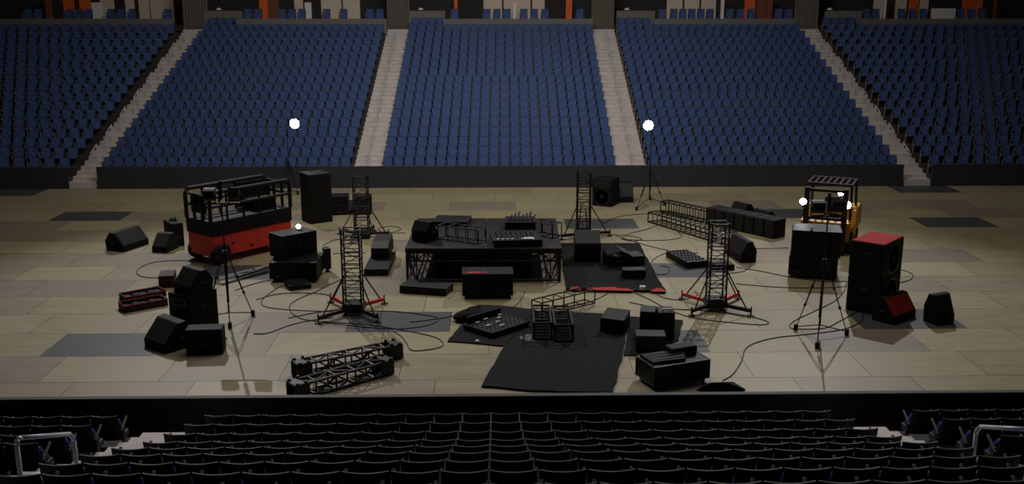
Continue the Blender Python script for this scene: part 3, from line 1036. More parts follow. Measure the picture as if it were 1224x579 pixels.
for i in range(7):
    x = -w * 0.4 + w * 0.13 * i
    pm.tube((x, -d * 0.3, h + 0.03), (x + 0.12, d * 0.35, h + 0.08 + 0.05 * (i % 3)), 0.03, 8)
pm.build('loose_pipe', M['steel'], r)
r, w, d, h = case('low black case at the left rear of the stage', (517, 270), (558, 271), 1.0, 265, z0=SH, casters=False, lid=False)

# in front of the stage
case('long flat black case with alloy edging at the front left of the stage', (478.3, 350.5), (533, 354.6), (544.6, 347.4), 341.5, casters=False)
r, w, d, h = case('upright black flight case with a red label at the front of the stage', (553, 358), (613, 357.5), 0.75, 328, badge=True)
lb = MB().box((-w * 0.35, -d * 0.30, h + 0.006), (w * 0.12, 0.16, 0.012)).box((-w * 0.20, -d * 0.30, h + 0.006), (w * 0.14, 0.16, 0.012)).box((-w * 0.06, -d * 0.30, h + 0.006), (w * 0.06, 0.16, 0.012))
lb.build('red_label', M['redtrim_spill'], r)['label'] = 'red label tape'

# --- mat right of the stage
def mat_thing(name, label, px, th, cat='stage mat', jag=0.02):
    pts = [G(*p) for p in px]
    c = sum(pts, Vector()) / len(pts)
    out = []
    for a, b in zip(pts, pts[1:] + pts[:1]):
        n = max(2, int((b - a).length / 0.22))
        for i in range(n):
            p = a.lerp(b, i / n)
            k = 0 if i == 0 else jag
            out.append((p.x - c.x + random.uniform(-k, k), p.y - c.y + random.uniform(-k, k)))
    r = thing(name, label, cat, (c.x, c.y, 0))
    MB().slab(out, 0.0, th).build('sheet', M['mat'], r)
    return r, c
TH = 0.07
TH2 = 0.076
r, c = mat_thing('stage_mat', 'thick black mat with red light painted along its front edge right of the stage', [(677, 347.5), (796, 350.5), (787, 336), (764, 293), (669, 293)], TH)
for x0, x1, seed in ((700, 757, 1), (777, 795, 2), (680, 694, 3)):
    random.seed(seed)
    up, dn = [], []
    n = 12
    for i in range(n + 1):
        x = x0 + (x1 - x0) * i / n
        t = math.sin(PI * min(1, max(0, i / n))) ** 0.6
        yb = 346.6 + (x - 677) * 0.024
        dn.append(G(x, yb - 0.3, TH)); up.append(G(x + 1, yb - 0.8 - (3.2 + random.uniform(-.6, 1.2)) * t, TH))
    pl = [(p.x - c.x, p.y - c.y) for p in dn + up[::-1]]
    MB().slab(pl, TH, TH + 0.006).build('red_light_patch', M['redtrim_spill'], r)['label'] = 'ragged patch of painted red light'  # red glow along the front edge, painted as thin patches
random.seed(5)
wp = G(768.5, 347.3, TH)
rr = thing('tape_roll', 'small white roll on the red-lit edge of the mat right of the stage', 'roll of tape', (wp.x, wp.y + 0.08, TH + 0.006))
MB().lathe([(0.09, 0), (0.09, 0.10), (0.05, 0.10), (0.05, 0.08)], 16).build('roll', M['white'], rr)
MB().lathe([(0.052, 0.0), (0.052, 0.102), (0.042, 0.102)], 12).build('core', M['arm'], rr)
# monitor pair and boxes on it
r, w, d, h = case('big slant-topped speaker on the mat right of the stage', (687, 313.5), (718, 313.5), 0.85, 291, z0=TH2, casters=False, trim=False, name='speaker_cabinet', cat='speaker', handle=True)
MB().prism([(-d / 2, h), (d / 2, h), (d / 2, h + 0.22), (d * 0.2, h + 0.30)], -w / 2 + 0.01, w / 2 - 0.01).build('slanted_top', M['cab'], r)
MB().box((0, -d / 2 - 0.006, h * 0.55), (w * 0.9, 0.014, h * 0.78), 0.005).build('grille', M['grille'], r)
r, w, d, h = case('open black crate with raised flaps on the mat right of the stage', (727, 320), (753, 319), 0.8, 307, z0=TH2, casters=False, trim=False, name='open_crate', cat='crate')
for s_ in (-1, 1):
    T = T3((s_ * w / 2, 0, h - 0.01), 0, 0, -s_ * 0.45)
    MB().box((s_ * w * 0.02 - s_ * w * 0.2, 0, 0.02), (w * 0.46, d, 0.03), 0.006, T3((s_ * w * 0.46, 0, h + 0.02), 0, 0, s_ * 0.4)).build('flap', M['case'], r)
case('black box at the right rear corner of the mat', (755.5, 318), (771, 317), 0.7, 307, z0=TH2, casters=False, trim=False, name='equipment_box', cat='box')
case('low black box nearest the red-lit edge of the mat', (745, 333), (772, 332.5), 0.4, 323.5, z0=TH2, casters=False, trim=False, name='equipment_box', cat='box')

# --- rear right
r, w, d, h = speaker('upright black speaker by the far wall, right of the stage', (707.3, 245.8), (730.6, 248), (738.4, 243), rise(707.3, 245.8, 213.8))
wedge('black speaker lying on its side next to the upright one by the far wall', (737.5, 242.5), (757, 242.5), 0.8, 0.80)
rt = tower('black truss tower behind the stage, right rear', (697, 284), ((729, 282.5), (671, 287), (690, 278), (703, 289.5)), 205, 0.46, 'steel', 'truss towers')
tower('black truss tower at the rear left, partly behind the front left tower', (433, 284), ((406, 280), (465, 283), (447, 276.5), (420, 291)), 209, 0.48, 'steel', 'truss towers')
tower('truss tower with red outriggers at the front left of the stage', (423, 374), ((380.6, 387), (451.6, 385.5), (459.5, 363.5), (395.5, 361.5)), 273, 0.48, 'red', 'truss towers')
tower('truss tower with red outriggers at the front right of the stage', (855, 369), ((826.5, 378), (897.5, 378), (882.5, 357.5), (815, 357.5)), 265, 0.46, 'red', 'truss towers')

box_truss('long open frame truss on the right, nearer the camera of the two', (774, 266), (862, 293), 0.72, 0.42, 0.28, rad=0.025)
box_truss('long open frame truss on the right, farther of the two', (789, 255), (840.5, 267), 0.5, 0.50, 0.30, rad=0.025)

# line of array boxes
A_, B_ = G(843, 268.5), G(924.6, 286.3)
hA = rise(924.6, 286.3, 264)
u_ = (B_ - A_); L_ = u_.length; u_.normalize()
nr_ = Vector((-u_.y, u_.x, 0))
if nr_.y < 0: nr_ = -nr_
dA = min(1.3, abs((G(939.4, 283) - B_).dot(nr_)))
nA = 7
for i in range(nA):
    w_ = L_ / nA
    c_ = A_ + u_ * (w_ * (i + 0.5)) + nr_ * dA / 2
    r = thing('array_speaker', 'black line-array speaker box, %s from the left of seven standing in a row' % ORD[i], 'speaker', (c_.x, c_.y, 0), math.atan2(u_.y, u_.x), 'row of line-array boxes')
    MB().box((0, 0, hA / 2), (w_ - 0.012, dA, hA - 0.004), 0.025).build('cabinet', M['cab'], r)
    MB().box((0, -dA / 2 - 0.005, hA / 2), (w_ * 0.8, 0.014, hA * 0.9), 0.005).build('grille', M['grille'], r)
    MB().box((0, 0, hA + 0.004), (0.05, dA * 0.7, 0.014), 0.004).build('rigging_bar', M['steel'], r)
p_ = nr_ * (dA + 0.5)
for t, lab in ((0.27, 'black floor monitor peeking over the left half of the array row'), (0.58, 'black floor monitor peeking over the right half of the array row')):
    q = A_ + u_ * (L_ * t) + p_
    wedge(lab, None, None, 0.8, hA + 0.16 if t < .4 else hA + 0.04, loc=(Vector((q.x, q.y, 0)), math.atan2(u_.y, u_.x) - 0.15, 0.75), flip=True)

wedge('black floor monitor leaning beyond the front right tower', (866, 303), (885, 315), 0.55, 0.70)
def knobs(r, w, d, h, nx, ny, m='steel', rad=0.03):
    k = MB()
    for i in range(nx):
        for j in range(ny):
            x, y = -w * 0.42 + w * 0.84 * i / (nx - 1), -d * 0.38 + d * 0.76 * j / (ny - 1)
            k.tube((x, y, h), (x, y, h + 0.04), rad, 8)
    k.build('socket_panel', M[m], r)['kind'] = 'stuff'
r, w, d, h = case('patch box with rows of sockets left of the front right tower', (821, 321.5), (845, 319.5), (807, 307), 313.5, casters=False, name='patch_box', cat='patch box', lid=False)
knobs(r, w, d, h, 6, 5)
case('low black box behind the front right tower mast', (851, 324), (878, 323.5), 0.5, 317, casters=False, trim=False, name='equipment_box', cat='box')

# --- forklift and the cases before it
FR_ = -0.45
def forklift():
    b = G(986, 318)
    b = atY(983, 300, G(986, 318).y + 1.6)
    b = Vector((b.x + 1.05 * math.sin(-FR_), b.y + 1.05 * math.cos(FR_), 0))
    r = thing('forklift', 'yellow forklift with overhead guard parked behind two black cases', 'forklift', b, FR_)
    xl = atY(961, 260, b.y).x - b.x
    xr = atY(1012, 260, b.y).x - b.x
    hw = (xr - xl) / 2
    w2 = hw + 0.06
    MB().prism([(-0.9, 0.35), (-0.9, 1.05), (-0.55, 1.12), (-0.35, 0.80), (0.45, 0.80), (0.55, 1.35), (1.35, 1.35), (1.5, 1.1), (1.5, 0.30)], -w2, w2).build('body', M['yellow'], r)['label'] = 'yellow body'
    MB().prism([(-0.1, 1.35), (0.9, 1.45), (1.5, 1.25), (1.5, 0.65), (0.9, 0.65), (0.35, 0.70), (-0.3, 0.4), (-0.3, 0.9)], w2 + 0.0, w2 + 0.10).build('side_cowl', M['yellow'], r)
    for sx in (-1, 1):
        for y, rad in ((-0.55, 0.36), (1.0, 0.30)):
            k = MB().lathe([(0.1, -0.12), (rad - 0.04, -0.12), (rad, -0.07), (rad, 0.07), (rad - 0.04, 0.12), (0.1, 0.12)], 20, Matrix.Translation((sx * (w2 - 0.05), y, rad)) @ Matrix.Rotation(PI / 2, 4, 'Y'))
            k.build('wheel', M['rubber'], r)
    zt = 2.25
    for sx in (-1, 1):
        MB().box((sx * (hw - 0.12), -1.05, 1.12), (0.16, 0.18, 2.24), 0.015).build('mast_rail', M['steel'], r)
    for z in (0.45, 1.2, 2.15): MB().box((0, -1.05, z), (2 * hw - 0.2, 0.09, 0.10), 0.01).build('mast_crossbar', M['steel'], r)
    for sx in (-1, 1):
        m = MB()
        m.box((sx * 0.35, -1.18, 0.4), (0.12, 0.06, 0.6), 0.01).box((sx * 0.35, -1.32, 0.06), (0.12, 0.3, 0.05), 0.01)
        m.build('fork', M['steel'], r)
    for sx in (-1, 1):
        for y0, y1 in ((-0.62, -0.35), (1.0, 0.85)):
            MB().tube((sx * w2 * 0.95, y0, 1.0), (sx * w2 * 0.9, y1, zt), 0.045, 8).build('guard_post', M['steel'], r)
    g = MB()
    g.box((0, -0.38, zt), (2 * w2 * 0.92, 0.09, 0.09), 0.01).box((0, 0.88, zt), (2 * w2 * 0.92, 0.09, 0.09), 0.01)
    for i in range(8):
        x = -w2 * 0.9 + w2 * 1.8 * i / 7
        g.box((x, 0.25, zt), (0.06, 1.3, 0.06), 0.01)
    g.build('overhead_guard', M['wine'], r)
    s = MB().box((0, 0.35, 1.0), (0.55, 0.5, 0.18), 0.05).box((0, 0.62, 1.35), (0.5, 0.14, 0.6), 0.05)
    s.build('driver_seat', M['cab'], r)
    MB().tube((0, -0.35, 1.0), (0, -0.12, 1.5), 0.03, 8).lathe([(0.17, 0), (0.19, 0.02), (0.17, 0.04)], 18, T3((0, -0.1, 1.5), 0, 0.5)).build('steering_wheel', M['rubber'], r)
    r_inv = Matrix.Translation(b) @ Matrix.Rotation(FR_, 4, 'Z')
    r_inv.invert()
    for px, py, rad in ((960, 241, 0.11), (1013, 245.5, 0.12), (1005, 231.5, 0.08)):
        p = r_inv @ atY(px, py, b.y - 1.05 * math.cos(FR_) - 0.10)
        k = MB()
        disc(k, p.x, p.y + 0.0, p.z, [(rad * 0.6, -0.14), (rad * 1.1, -0.04), (rad * 1.1, 0.0)], 18)
        k.box((p.x, p.y + 0.10, p.z - rad), (0.05, 0.12, rad * 2.0), 0.006)
        o = k.build('headlight', M['steel'], r)
        k = MB(); disc(k, p.x, p.y - 0.0, p.z, [(rad, 0.002), (rad * 0.8, 0.015), (0.01, 0.024)], 18)
        k.build('lens', M['lamp'], o)
        _q = Matrix.Translation(b) @ Matrix.Rotation(FR_, 4, 'Z') @ Vector((p.x, p.y - 0.12, p.z))
forklift()
r, w, d, h1 = case('large black flight case on casters under another, in front of the forklift', (942, 332), (999.5, 336.5), (1009, 325), 306, badge=True, group='case stack before the forklift')
r, w, d, h2 = case('black flight case with a white tag, stacked in front of the forklift', (946, 305.5), (1004, 309), 1.0, 275, z0=h1 + 0.015, casters=False, group='case stack before the forklift')
MB().box((-w * 0.12, -d / 2 + 0.02, h2 + 0.05), (0.09, 0.02, 0.12), 0.004).build('white_tag', M['white'], r)['label'] = 'white paper tag'

# --- speaker stack on the right
A1, B1, C1 = (1050.8, 378.3), (1073.5, 364.5), (1012, 369.2)
hs = rise(1050.8, 378.3, 293.0)
fr = frame_of(A1, B1, C1)
speaker('lower black speaker of the tall pair on the right', A1, B1, C1, hs / 2, horn=False, group='tall speaker pair', grille=True, loc=fr)
speaker('upper black speaker of the tall pair on the right, with a red-lit top', A1, B1, C1, hs / 2, horn=False, group='tall speaker pair', grille=True, redlit=True, loc=(fr[0] + Vector((0, 0, hs / 2)), fr[1], fr[2], fr[3]))
wedge('floor monitor with a red-lit grille at the foot of the tall speaker pair', (1066.5, 389), (1094, 379), 0.62, 0.66, face='redtrim_spill')
wedge('black floor monitor alone at the right edge of the gear', (1119, 389.5), (1140, 386.5), 0.5, 0.78, rx=0.0)

# --- front mats
mat_thing('stage_mat', 'black mat under the small mixing desk at the front left', [(535, 409.5), (570, 412), (601.5, 415), (645, 374), (638, 371), (620, 369), (602, 367), (571, 366)], 0.035)
mat_thing('stage_mat', 'largest black mat lying by the near wall in the middle', [(575.6, 463.7), (641, 469.3), (700, 471), (733, 471.5), (744, 425), (752, 378.5), (700, 376), (647, 374), (603, 415.5)], 0.05)
mat_thing('stage_mat', 'black mat strip under the speakers at the front right', [(745.5, 426), (763, 426), (811, 408), (816, 384), (753.5, 379.5)], 0.03)
TM = 0.05
r, w, d, h = case('small mixing desk with white lit buttons on the front left mat', (588, 404.5), (632.5, 390), (560, 391), 398.5, z0=0.052, casters=False, lid=False, name='mixing_desk', cat='mixing desk', handle=False, trim=False)
knobs(r, w, d, h, 9, 6, rad=0.013)
for x, y, l in ((-0.30, 0.25, 0.13), (-0.05, 0.3, 0.15), (-0.28, -0.1, 0.17), (0.0, -0.05, 0.12), (0.2, 0.15, 0.14), (-0.1, -0.32, 0.16), (0.33, 0.3, 0.10)):
    MB().box((x * w, y * d, h + 0.045), (l, 0.035, 0.012), 0.003).build('white_button', M['white'], r)
MB().box((0, d * 0.42, h + 0.09), (w * 0.9, 0.07, 0.20), 0.02).build('meter_bridge', M['cab'], r)
# soft bag on the mat
pb = G(566, 380, 0.035)
bag = thing('soft_bag', 'slumped black bag at the rear left of the small mixing desk', 'bag', (pb.x, pb.y, 0.035), 0.5)
MB().lathe([(0.42, 0.0), (0.52, 0.05), (0.48, 0.14), (0.30, 0.22), (0.08, 0.25)], 16, Matrix.Diagonal((1.15, 0.7, 1, 1))).build('sack', M['mat'], bag, True)
MB().path([(-0.25, 0, 0.22), (-0.12, 0, 0.30), (0.12, 0, 0.30), (0.25, 0, 0.22)], 0.018, 8).build('strap', M['cab'], bag)
# worn white label on the big mat
lp = G(630, 404, TM)
lab = thing('worn_label', 'worn white label stuck on the big middle mat', 'label', (lp.x, lp.y, TM + 0.001))
for (x0, x1, y0, y1) in ((621, 625.5, 402, 406), (627, 636, 399.5, 408), (636.8, 639, 401.5, 408.5)):
    qs = [G(x0 + 1, y1, TM), G(x1 - 0.3, y1 - 0.4, TM), G(x1, (y0 + y1) / 2, TM), G(x1 - 1, y0, TM), G(x0 + 0.6, y0 + 0.6, TM), G(x0, (y0 + y1) / 2 + 0.5, TM)]
    MB().slab([(q.x - lp.x, q.y - lp.y) for q in qs], 0, 0.003).build('paper', M['arm'], lab)
dp = G(570.5, 409, 0.035)
dd_ = thing('small_cap', 'tiny white cap on the front edge of the front left mat', 'cap', (dp.x, dp.y, 0.035))
MB().lathe([(0.05, 0), (0.05, 0.03), (0.03, 0.05)], 12).build('cap_body', M['white'], dd_)
# frames
box_truss('open frame truss standing across the rear of the big middle mat', (648, 380), (711.5, 363.5), 0.45, 0.42, 0.42, z0=TM, rad=0.02)
box_truss('square black truss length pointing at the near wall, left of the two', (657.5, 384), (660.5, 406), 0.50, 0.46, 0.24, z0=TM, rad=0.030)
box_truss('square black truss length pointing at the near wall, right of the two', (681, 385), (686, 408.5), 0.50, 0.46, 0.24, z0=TM, rad=0.030)
r, w, d, h = case('black box with a slanted lid right of the two truss lengths', (717, 396.5), (745.5, 400), 0.62, 380, z0=TM, casters=False, trim=False, name='equipment_box', cat='box', m='case')
MB().prism([(-d / 2, h - 0.01), (d / 2, h - 0.01), (d / 2, h + 0.10)], -w / 2 + 0.01, w / 2 - 0.01).build('slanted_lid', M['case'], r)
case('upright black speaker box, left of the upright pair on the front right mat', (764, 402), (782.5, 403), 0.55, 372.5, z0=0.03, casters=False, trim=False, name='speaker_box', cat='speaker')
r, w, d, h = case('upright black speaker box with a white handle on the front right mat', (786.5, 406), (806, 406), 0.55, 374, z0=0.03, casters=False, trim=False, name='speaker_box', cat='speaker')
MB().path([(-w * 0.25, -d * 0.25, h), (-w * 0.22, -d * 0.25, h + 0.05), (w * 0.32, -d * 0.25, h + 0.05), (w * 0.35, -d * 0.25, h)], 0.022, 8).build('white_handle', M['white'], r)['label'] = 'white handle'
case('black box standing between the speaker pair and the open case', (760, 421), (796, 421.5), 0.5, 402, z0=0.03, casters=False, trim=False, name='equipment_box', cat='box')
r, w, d, h = case('open black flight case full of hardware by the near wall', (781, 468), (847.5, 457), (761.5, 453), 440, badge=True, lid=False)
rod = []
for i in range(7):
    y = -d * 0.30 + d * 0.62 * i / 6
    MB().tube((-w * 0.46, y + 0.04, h + 0.035), (w * 0.1 + 0.04 * i, y - 0.04, h + 0.05 + 0.02 * (i % 2)), 0.04, 10).build('stored_pipe', M['steel'], r)
MB().box((w * 0.22, d * 0.22, h + 0.10), (w * 0.46, d * 0.42, 0.20), 0.02).build('inner_tray', M['cab'], r)
# folded tarp
pts = [G(833, 467.5), G(862, 469.5), G(891, 467), G(876, 458), G(848, 459)]
ctr = sum(pts, Vector()) / 5
tp = thing('folded_tarp', 'small peaked black tarp on the floor by the near wall', 'tarp', ctr)
apx = [G(851, 458, 0.28), G(866, 457, 0.30)]
vs = [p - ctr for p in pts] + [p + Vector((0, 0, 0.03)) - ctr for p in pts] + [q - ctr for q in apx]
fs = [(4, 3, 2, 1, 0)] + [(i, (i + 1) % 5, 5 + (i + 1) % 5, 5 + i) for i in range(5)] + [(5, 6, 10), (6, 11, 10), (6, 7, 11), (7, 8, 11), (8, 9, 10, 11), (9, 5, 10)]
MB().add(vs, fs).build('sheet', M['mat'], tp)
MB().tube(G(846, 461, 0.12) - ctr, G(880, 462, 0.12) - ctr, 0.015, 6).build('fold_seam', M['cab'], tp)

# --- front left group
def tray(label, A, B, C, yt):
    ctr, rz, w, d = frame_of(A, B, C)
    h = rise(A[0], A[1], yt)
    r = thing('open_tray', label, 'tray', ctr, rz, 'red-rimmed trays')
    t = 0.03
    m = MB().box((0, 0, 0.02), (w, d, 0.04))
    m.box((0, -d / 2 + t / 2, h / 2), (w, t, h - 0.02)).box((0, d / 2 - t / 2, h / 2), (w, t, h - 0.02)).box((-w / 2 + t / 2, 0, h / 2), (t, d, h - 0.02)).box((w / 2 - t / 2, 0, h / 2), (t, d, h - 0.02))
    m.build('body', M['wine'], r)
    q = 0.010
    e = MB()
    for s_ in (-1, 1):
        e.tube((-w / 2, s_ * d / 2, h), (w / 2, s_ * d / 2, h), q, 6).tube((s_ * w / 2, -d / 2, h), (s_ * w / 2, d / 2, h), q, 6)
    e.build('rim', M['redtrim_spill'], r)['label'] = 'red rim'
    for i in range(5):
        x = -w * 0.38 + w * 0.19 * i
        k = MB().lathe([(0.13, 0.04), (0.15, 0.10), (0.12, h * 0.6 + 0.05 * (i % 2)), (0.04, h * 0.66 + 0.07 * (i % 2))], 10, Matrix.Translation((x, 0.05 * (-1) ** i, 0)))
        k.build('coiled_cable', M['cab'], r)
    return r
tray('red-rimmed black tray of cables, nearer of the two at the left', (149.6, 375), (201, 365.5), (136, 370.5), 366.5)
tray('red-rimmed black tray of cables, farther of the two at the left', (151, 362.5), (199, 353.5), (138, 358), 356)
case('wine-black box behind the red-rimmed trays', (190, 345), (208.5, 344), 0.7, 330.5, casters=False, trim=False, name='equipment_box', cat='box', m='wine')
hL = rise(204, 396, 348.5)
speaker('black speaker on end with a monitor on top, front left', (204, 396.5), (229, 403), (271, 393.5), hL)
wedge('black floor monitor perched on top of the front left speaker', (208, 347.5), (229, 354), 0.66, 0.60, z0=hL)
wedge('black floor monitor lying tilted at the left of the front left speaker', (173, 414), (198, 424), 0.85, 0.70)
r, w, d, h = case('black box with an end handle in front of the front left speaker', (223, 425.5), (267, 424), 0.45, 395, casters=False, trim=False, name='speaker_box', cat='speaker', m='cab')
MB().path([(w / 2, -0.08, h * 0.5), (w / 2 + 0.06, -0.06, h * 0.5), (w / 2 + 0.06, 0.06, h * 0.5), (w / 2, 0.08, h * 0.5)], 0.016, 8).build('end_handle', M['steel'], r)
box_truss('black box truss with solid ends by the near wall, rear of the two', (357.5, 455), (481.5, 429), 0.42, 0.37, 0.46, True, 0.030, caps=True)
box_truss('black box truss with solid ends by the near wall, front of the two', (355, 481), (471, 448), 0.42, 0.37, 0.46, True, 0.030, caps=True)

# --- light stands
def flood(r, x, z, face, on, s=1.0, ym=0.0, tiltx=0.0):
    """flood lamp on its yoke, facing +1 away from or -1 towards the near stand"""
    k = MB()
    T = Matrix.Translation((x, ym, z)) @ Matrix.Rotation(0 if face < 0 else PI, 4, 'Z') @ Matrix.Rotation(tiltx, 4, 'X')
    k.prism([(-0.10, -0.17), (-0.10, 0.17), (0.02, 0.15), (0.10, 0.09), (0.10, -0.09), (0.02, -0.15)], -0.20 * s, 0.20 * s, T)
    for i in range(5):
        k.box((-0.14 * s + 0.07 * s * i, 0.11, 0), (0.012, 0.06, 0.2), 0, T)
    h = k.build('flood_lamp', M['steel'], r)
    MB().box((0, -0.104, 0), (0.36 * s, 0.012, 0.30), 0.004, T).build('lens', M['lamp'] if on else M['cone'], h)
    y = MB().path([(x - 0.22 * s, ym, z), (x - 0.22 * s, ym, z - 0.22), (x + 0.22 * s, ym, z - 0.22), (x + 0.22 * s, ym, z)], 0.014, 6)
    y.build('yoke', M['steel'], h)
r, c, ht = tripod('tall black lamp stand with two unlit lamps at the front left', (274.5, 387), ((302.5, 378), (275, 393), (246, 383)), 303, 243, 'tripod light stands')
MB().tube((-0.42, 0, ht), (0.42, 0, ht), 0.024, 8).build('crossbar', M['steel'], r)
flood(r, -0.30, ht + 0.24, 1, False, 0.7, 0, 0.15); flood(r, 0.34, ht + 0.24, 1, False, 0.7, 0.0, -0.9)
MB().box((0, 0, ht + 0.35), (0.07, 0.09, 0.50), 0.02).build('head_bracket', M['steel'], r)
r, c, ht = tripod('tall black lamp stand with unlit lamps in front of the forklift', (979, 402), ((951, 395), (1012, 401), (976.5, 417)), 313, 258, 'tripod light stands')
MB().tube((-0.42, 0, ht), (0.42, 0, ht), 0.024, 8).build('crossbar', M['steel'], r)
flood(r, -0.26, ht + 0.24, 1, False, 0.8, 0, 0.2); flood(r, 0.24, ht + 0.24, 1, False, 0.8, 0.0, -0.5)
MB().box((0, 0, ht + 0.35), (0.07, 0.09, 0.50), 0.02).build('head_bracket', M['steel'], r)
for lab, base, feet, yh, px, py in (('lit lamp stand near the far wall behind the red lift', (347, 235), ((338, 234), (356, 233), (347, 239)), 196, 352, 148),
                                    ('lit lamp stand near the far wall right of the stage', (776, 245), ((761, 252), (794, 246), (777, 239)), 205, 775, 150)):
    r, c, ht = tripod(lab, base, feet, yh, py + 7, 'tripod light stands')
    p = atY(px, py, c.y) - c
    MB().tube((0, 0, ht - 0.02), (p.x, 0, p.z - 0.16), 0.02, 8).build('spigot', M['steel'], r)
    k = MB(); disc(k, p.x, 0, p.z, [(0.10, -0.22), (0.20, -0.10), (0.22, 0.0), (0.20, 0.0), (0.19, -0.02)], 20)
    o = k.build('flood_lamp', M['steel'], r)
    k = MB(); disc(k, p.x, -0.0, p.z, [(0.195, 0.002), (0.15, 0.03), (0.01, 0.045)], 20); k.build('lens', M['lamp'], o)

# ------------------------------------------------------------------ cables
def cable(label, px, z=0.013, rad=0.013):
    pts = [G(*p) for p in px]
    c = sum(pts, Vector()) / len(pts)
    ext = [pts[0] * 2 - pts[1]] + pts + [pts[-1] * 2 - pts[-2]]
    P = []
    for i in range(1, len(ext) - 2):
        p0, p1, p2, p3 = ext[i - 1:i + 3]
        for q in range(8):
            t = q / 8
            P.append(0.5 * ((2 * p1) + (p2 - p0) * t + (2 * p0 - 5 * p1 + 4 * p2 - p3) * t * t + (3 * p1 - p0 - 3 * p2 + p3) * t ** 3))
    P.append(pts[-1])
    vs, fs = [], []
    for i, p in enumerate(P):
        d = (P[min(i + 1, len(P) - 1)] - P[max(i - 1, 0)]).normalized()
        sd = Vector((-d.y, d.x, 0))
        for k in range(6):
            t = 2 * PI * k / 6
            q = p - c + sd * (rad * math.cos(t)) + Vector((0, 0, rad + rad * math.sin(t)))
            vs.append((q.x, q.y, q.z))
    for i in range(len(P) - 1):
        for k in range(6):
            fs.append((i * 6 + k, i * 6 + (k + 1) % 6, i * 6 + 6 + (k + 1) % 6, i * 6 + 6 + k))
    fs.append(list(range(6))); fs.append([len(vs) - 6 + k for k in range(6)])
    o = MB().add(vs, fs).build('cable', M['cable'], None, True)
    o.location = (c.x, c.y, 0)
    tag(o, label, 'cable', 'black cables over the floor')
cable('black cable looping left from the red lift to the trays', [(243, 314), (215, 312), (185, 314), (167, 321), (164, 328), (173, 332), (190, 333)])
cable('black cable in a long loop through the feet of the front left tower', [(345, 340), (330, 346), (313, 360), (320, 368), (360, 372), (410, 373), (470, 373), (518, 379), (523, 384), (505, 391), (470, 394), (430, 391), (385, 386)])
cable('black cable ending in a hooked loop above the box trusses', [(409, 334), (380, 348), (350, 362), (347, 372), (355, 379), (372, 384), (440, 389), (490, 397), (520, 404), (530, 412), (522, 417), (494, 420), (486, 411), (480, 403), (470, 397)])
cable('black cable running from the left lamp stand towards the front left tower', [(303, 400), (320, 399), (345, 390), (365, 385), (398, 380)])
cable('black cable arching above the front left tower feet', [(306, 359), (330, 352.5), (355, 351), (385, 352), (400, 357)])
cable('short black cable straight across the left feet of the front left tower', [(345, 381), (380, 374), (410, 370)])
cable('black cable from the far loop to the front left mat', [(490, 386), (525, 381.5), (548, 377), (562, 374)])
cable('black cable looping between the rear left tower and the stage', [(386, 294), (402, 287), (436, 280), (470, 278), (479, 274), (468, 271), (452, 274), (462, 279), (484, 279)])
cable('black cable lying behind the front left tower mast', [(398, 304), (420, 303), (437, 303)])
cable('black cable snaking right from the right rear tower', [(705, 283), (730, 281), (755, 283), (767, 286), (757, 289), (744, 286), (752, 280), (772, 275), (787, 269)])
cable('black cable sagging from the right rear tower to the patch box', [(735, 282), (760, 290), (785, 297), (812, 302), (835, 303)])
cable('black cable curling at the near end of the long open trusses', [(742, 286.5), (775, 288), (802, 287), (815, 283), (810, 277)])
cable('black cable arching from the patch box round to the mat right of the stage', [(808, 302), (794, 304), (781, 311), (777.5, 320), (784, 328), (797, 328), (800, 321), (790, 318)])
cable('thin black cable crossing the floor behind the right lamp stand of the wall', [(720, 268), (742, 259), (775, 256), (790, 255)])
cable('black cable looping round the monitor beyond the front right tower', [(868, 328), (888, 325), (897, 319), (895, 314)])
cable('long black cable from the front right tower towards the forklift cases', [(880, 320), (910, 325), (945, 332), (985, 337), (1012, 337)])
cable('black cable running straight from the front right tower to the forklift cases', [(889, 297.5), (915, 297.5), (943, 297)])
cable('small black cable loop showing right of the tall speaker pair', [(1074, 339), (1088, 335), (1091, 329), (1084, 325), (1076, 323.5)])
cable('black cable winding round the left foot of the right lamp stand', [(1012, 338), (1008, 350), (997, 361), (975, 372), (950, 384), (944, 391), (952, 394), (985, 393), (1005, 384), (1025, 373)])
cable('black cable from the tall speaker pair curving to the peaked tarp', [(1032, 374), (1028, 386), (1005, 395), (960, 401), (930, 404), (905, 410), (891, 418), (886, 433), (876, 448), (864, 456)])
cable('long black cable looping below the front right tower feet', [(752, 362), (790, 369), (840, 372), (890, 378), (917, 385), (912, 389), (880, 387), (830, 381), (800, 371), (775, 358), (758, 350.5)])
cable('black cable passing under the frame truss on the middle mat', [(728, 350.5), (716, 357), (700, 363), (680, 367)])
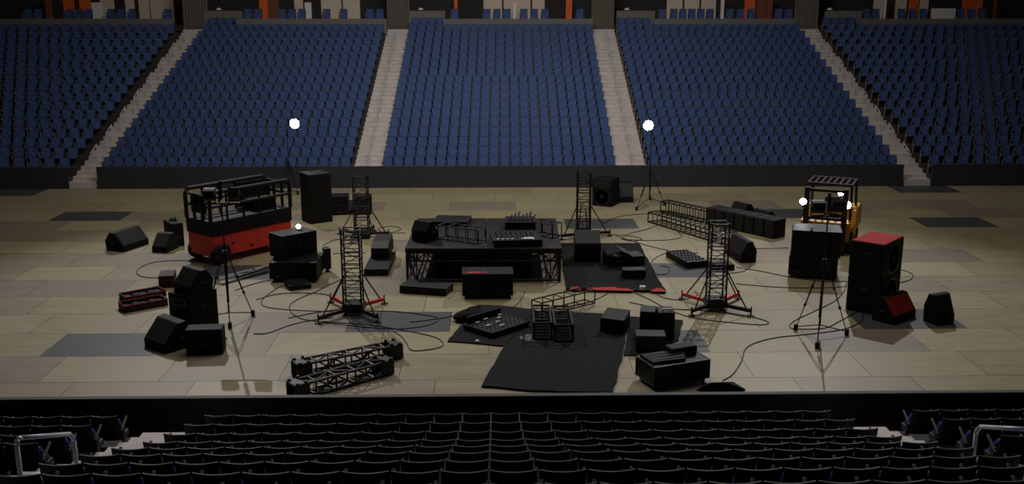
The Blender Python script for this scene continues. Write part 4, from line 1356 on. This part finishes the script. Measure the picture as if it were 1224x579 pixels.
cable('black cable dipping from the red-lit mat to the front right tower', [(782, 351), (795, 357), (815, 359), (834, 353), (830, 349)])
cable('short black cable behind the upright case with the red label', [(628, 348), (622, 360), (612, 369)])
cable('black cable running right from the front right tower mast', [(880, 340), (930, 344), (975, 345), (1012, 343)])
cable('black cable crossing left of the case stack by the lift', [(281, 348), (300, 341), (320, 336), (330, 338)])

# ------------------------------------------------------------------ light
def area(name, loc, rot, size, sy, e, col=(1, 1, 1)):
    l = bpy.data.lights.new(name, 'AREA'); l.shape = 'RECTANGLE'; l.size = size; l.size_y = sy; l.energy = e; l.color = col
    o = bpy.data.objects.new(name, l); COL.objects.link(o); o.location = loc; o.rotation_euler = rot
    return o
def spot(name, loc, tgt, e, ang, blend, rad, col=(1, 1, 1)):
    l = bpy.data.lights.new(name, 'SPOT'); l.energy = e; l.spot_size = ang; l.spot_blend = blend; l.shadow_soft_size = rad; l.color = col
    o = bpy.data.objects.new(name, l); COL.objects.link(o); o.location = loc
    o.rotation_euler = (Vector(tgt) - Vector(loc)).to_track_quat('-Z', 'Y').to_euler()
    return o
area('ceiling_light', (0, 33, 23), (0, 0, 0), 20, 16, 2300, (1, 0.92, 0.77))
area('stand_light', (0, 30, 20), (math.radians(54), 0, 0), 10, 4, 820, (1, 0.97, 0.95)).data.spread = math.radians(105)
spot('back_spot', (-16.5, 55, 26), (-6.0, 23, 0), 21000, math.radians(40), 0.7, 0.12, (0.97, 0.97, 1.0))
spot('back_spot', (16.8, 55, 26), (7.0, 23, 0), 21000, math.radians(40), 0.7, 0.12, (0.97, 0.97, 1.0))

wd = bpy.data.worlds.new('world'); S.world = wd; wd.use_nodes = True
wd.node_tree.nodes['Background'].inputs[0].default_value = (0.5, 0.55, 0.7, 1)
wd.node_tree.nodes['Background'].inputs[1].default_value = 0.012
S.view_settings.view_transform = 'Standard'
S.view_settings.look = 'None'
S.view_settings.gamma = 1
S.view_settings.use_curve_mapping = False
S.view_settings.exposure = 0.0
S.cycles.use_denoising = True
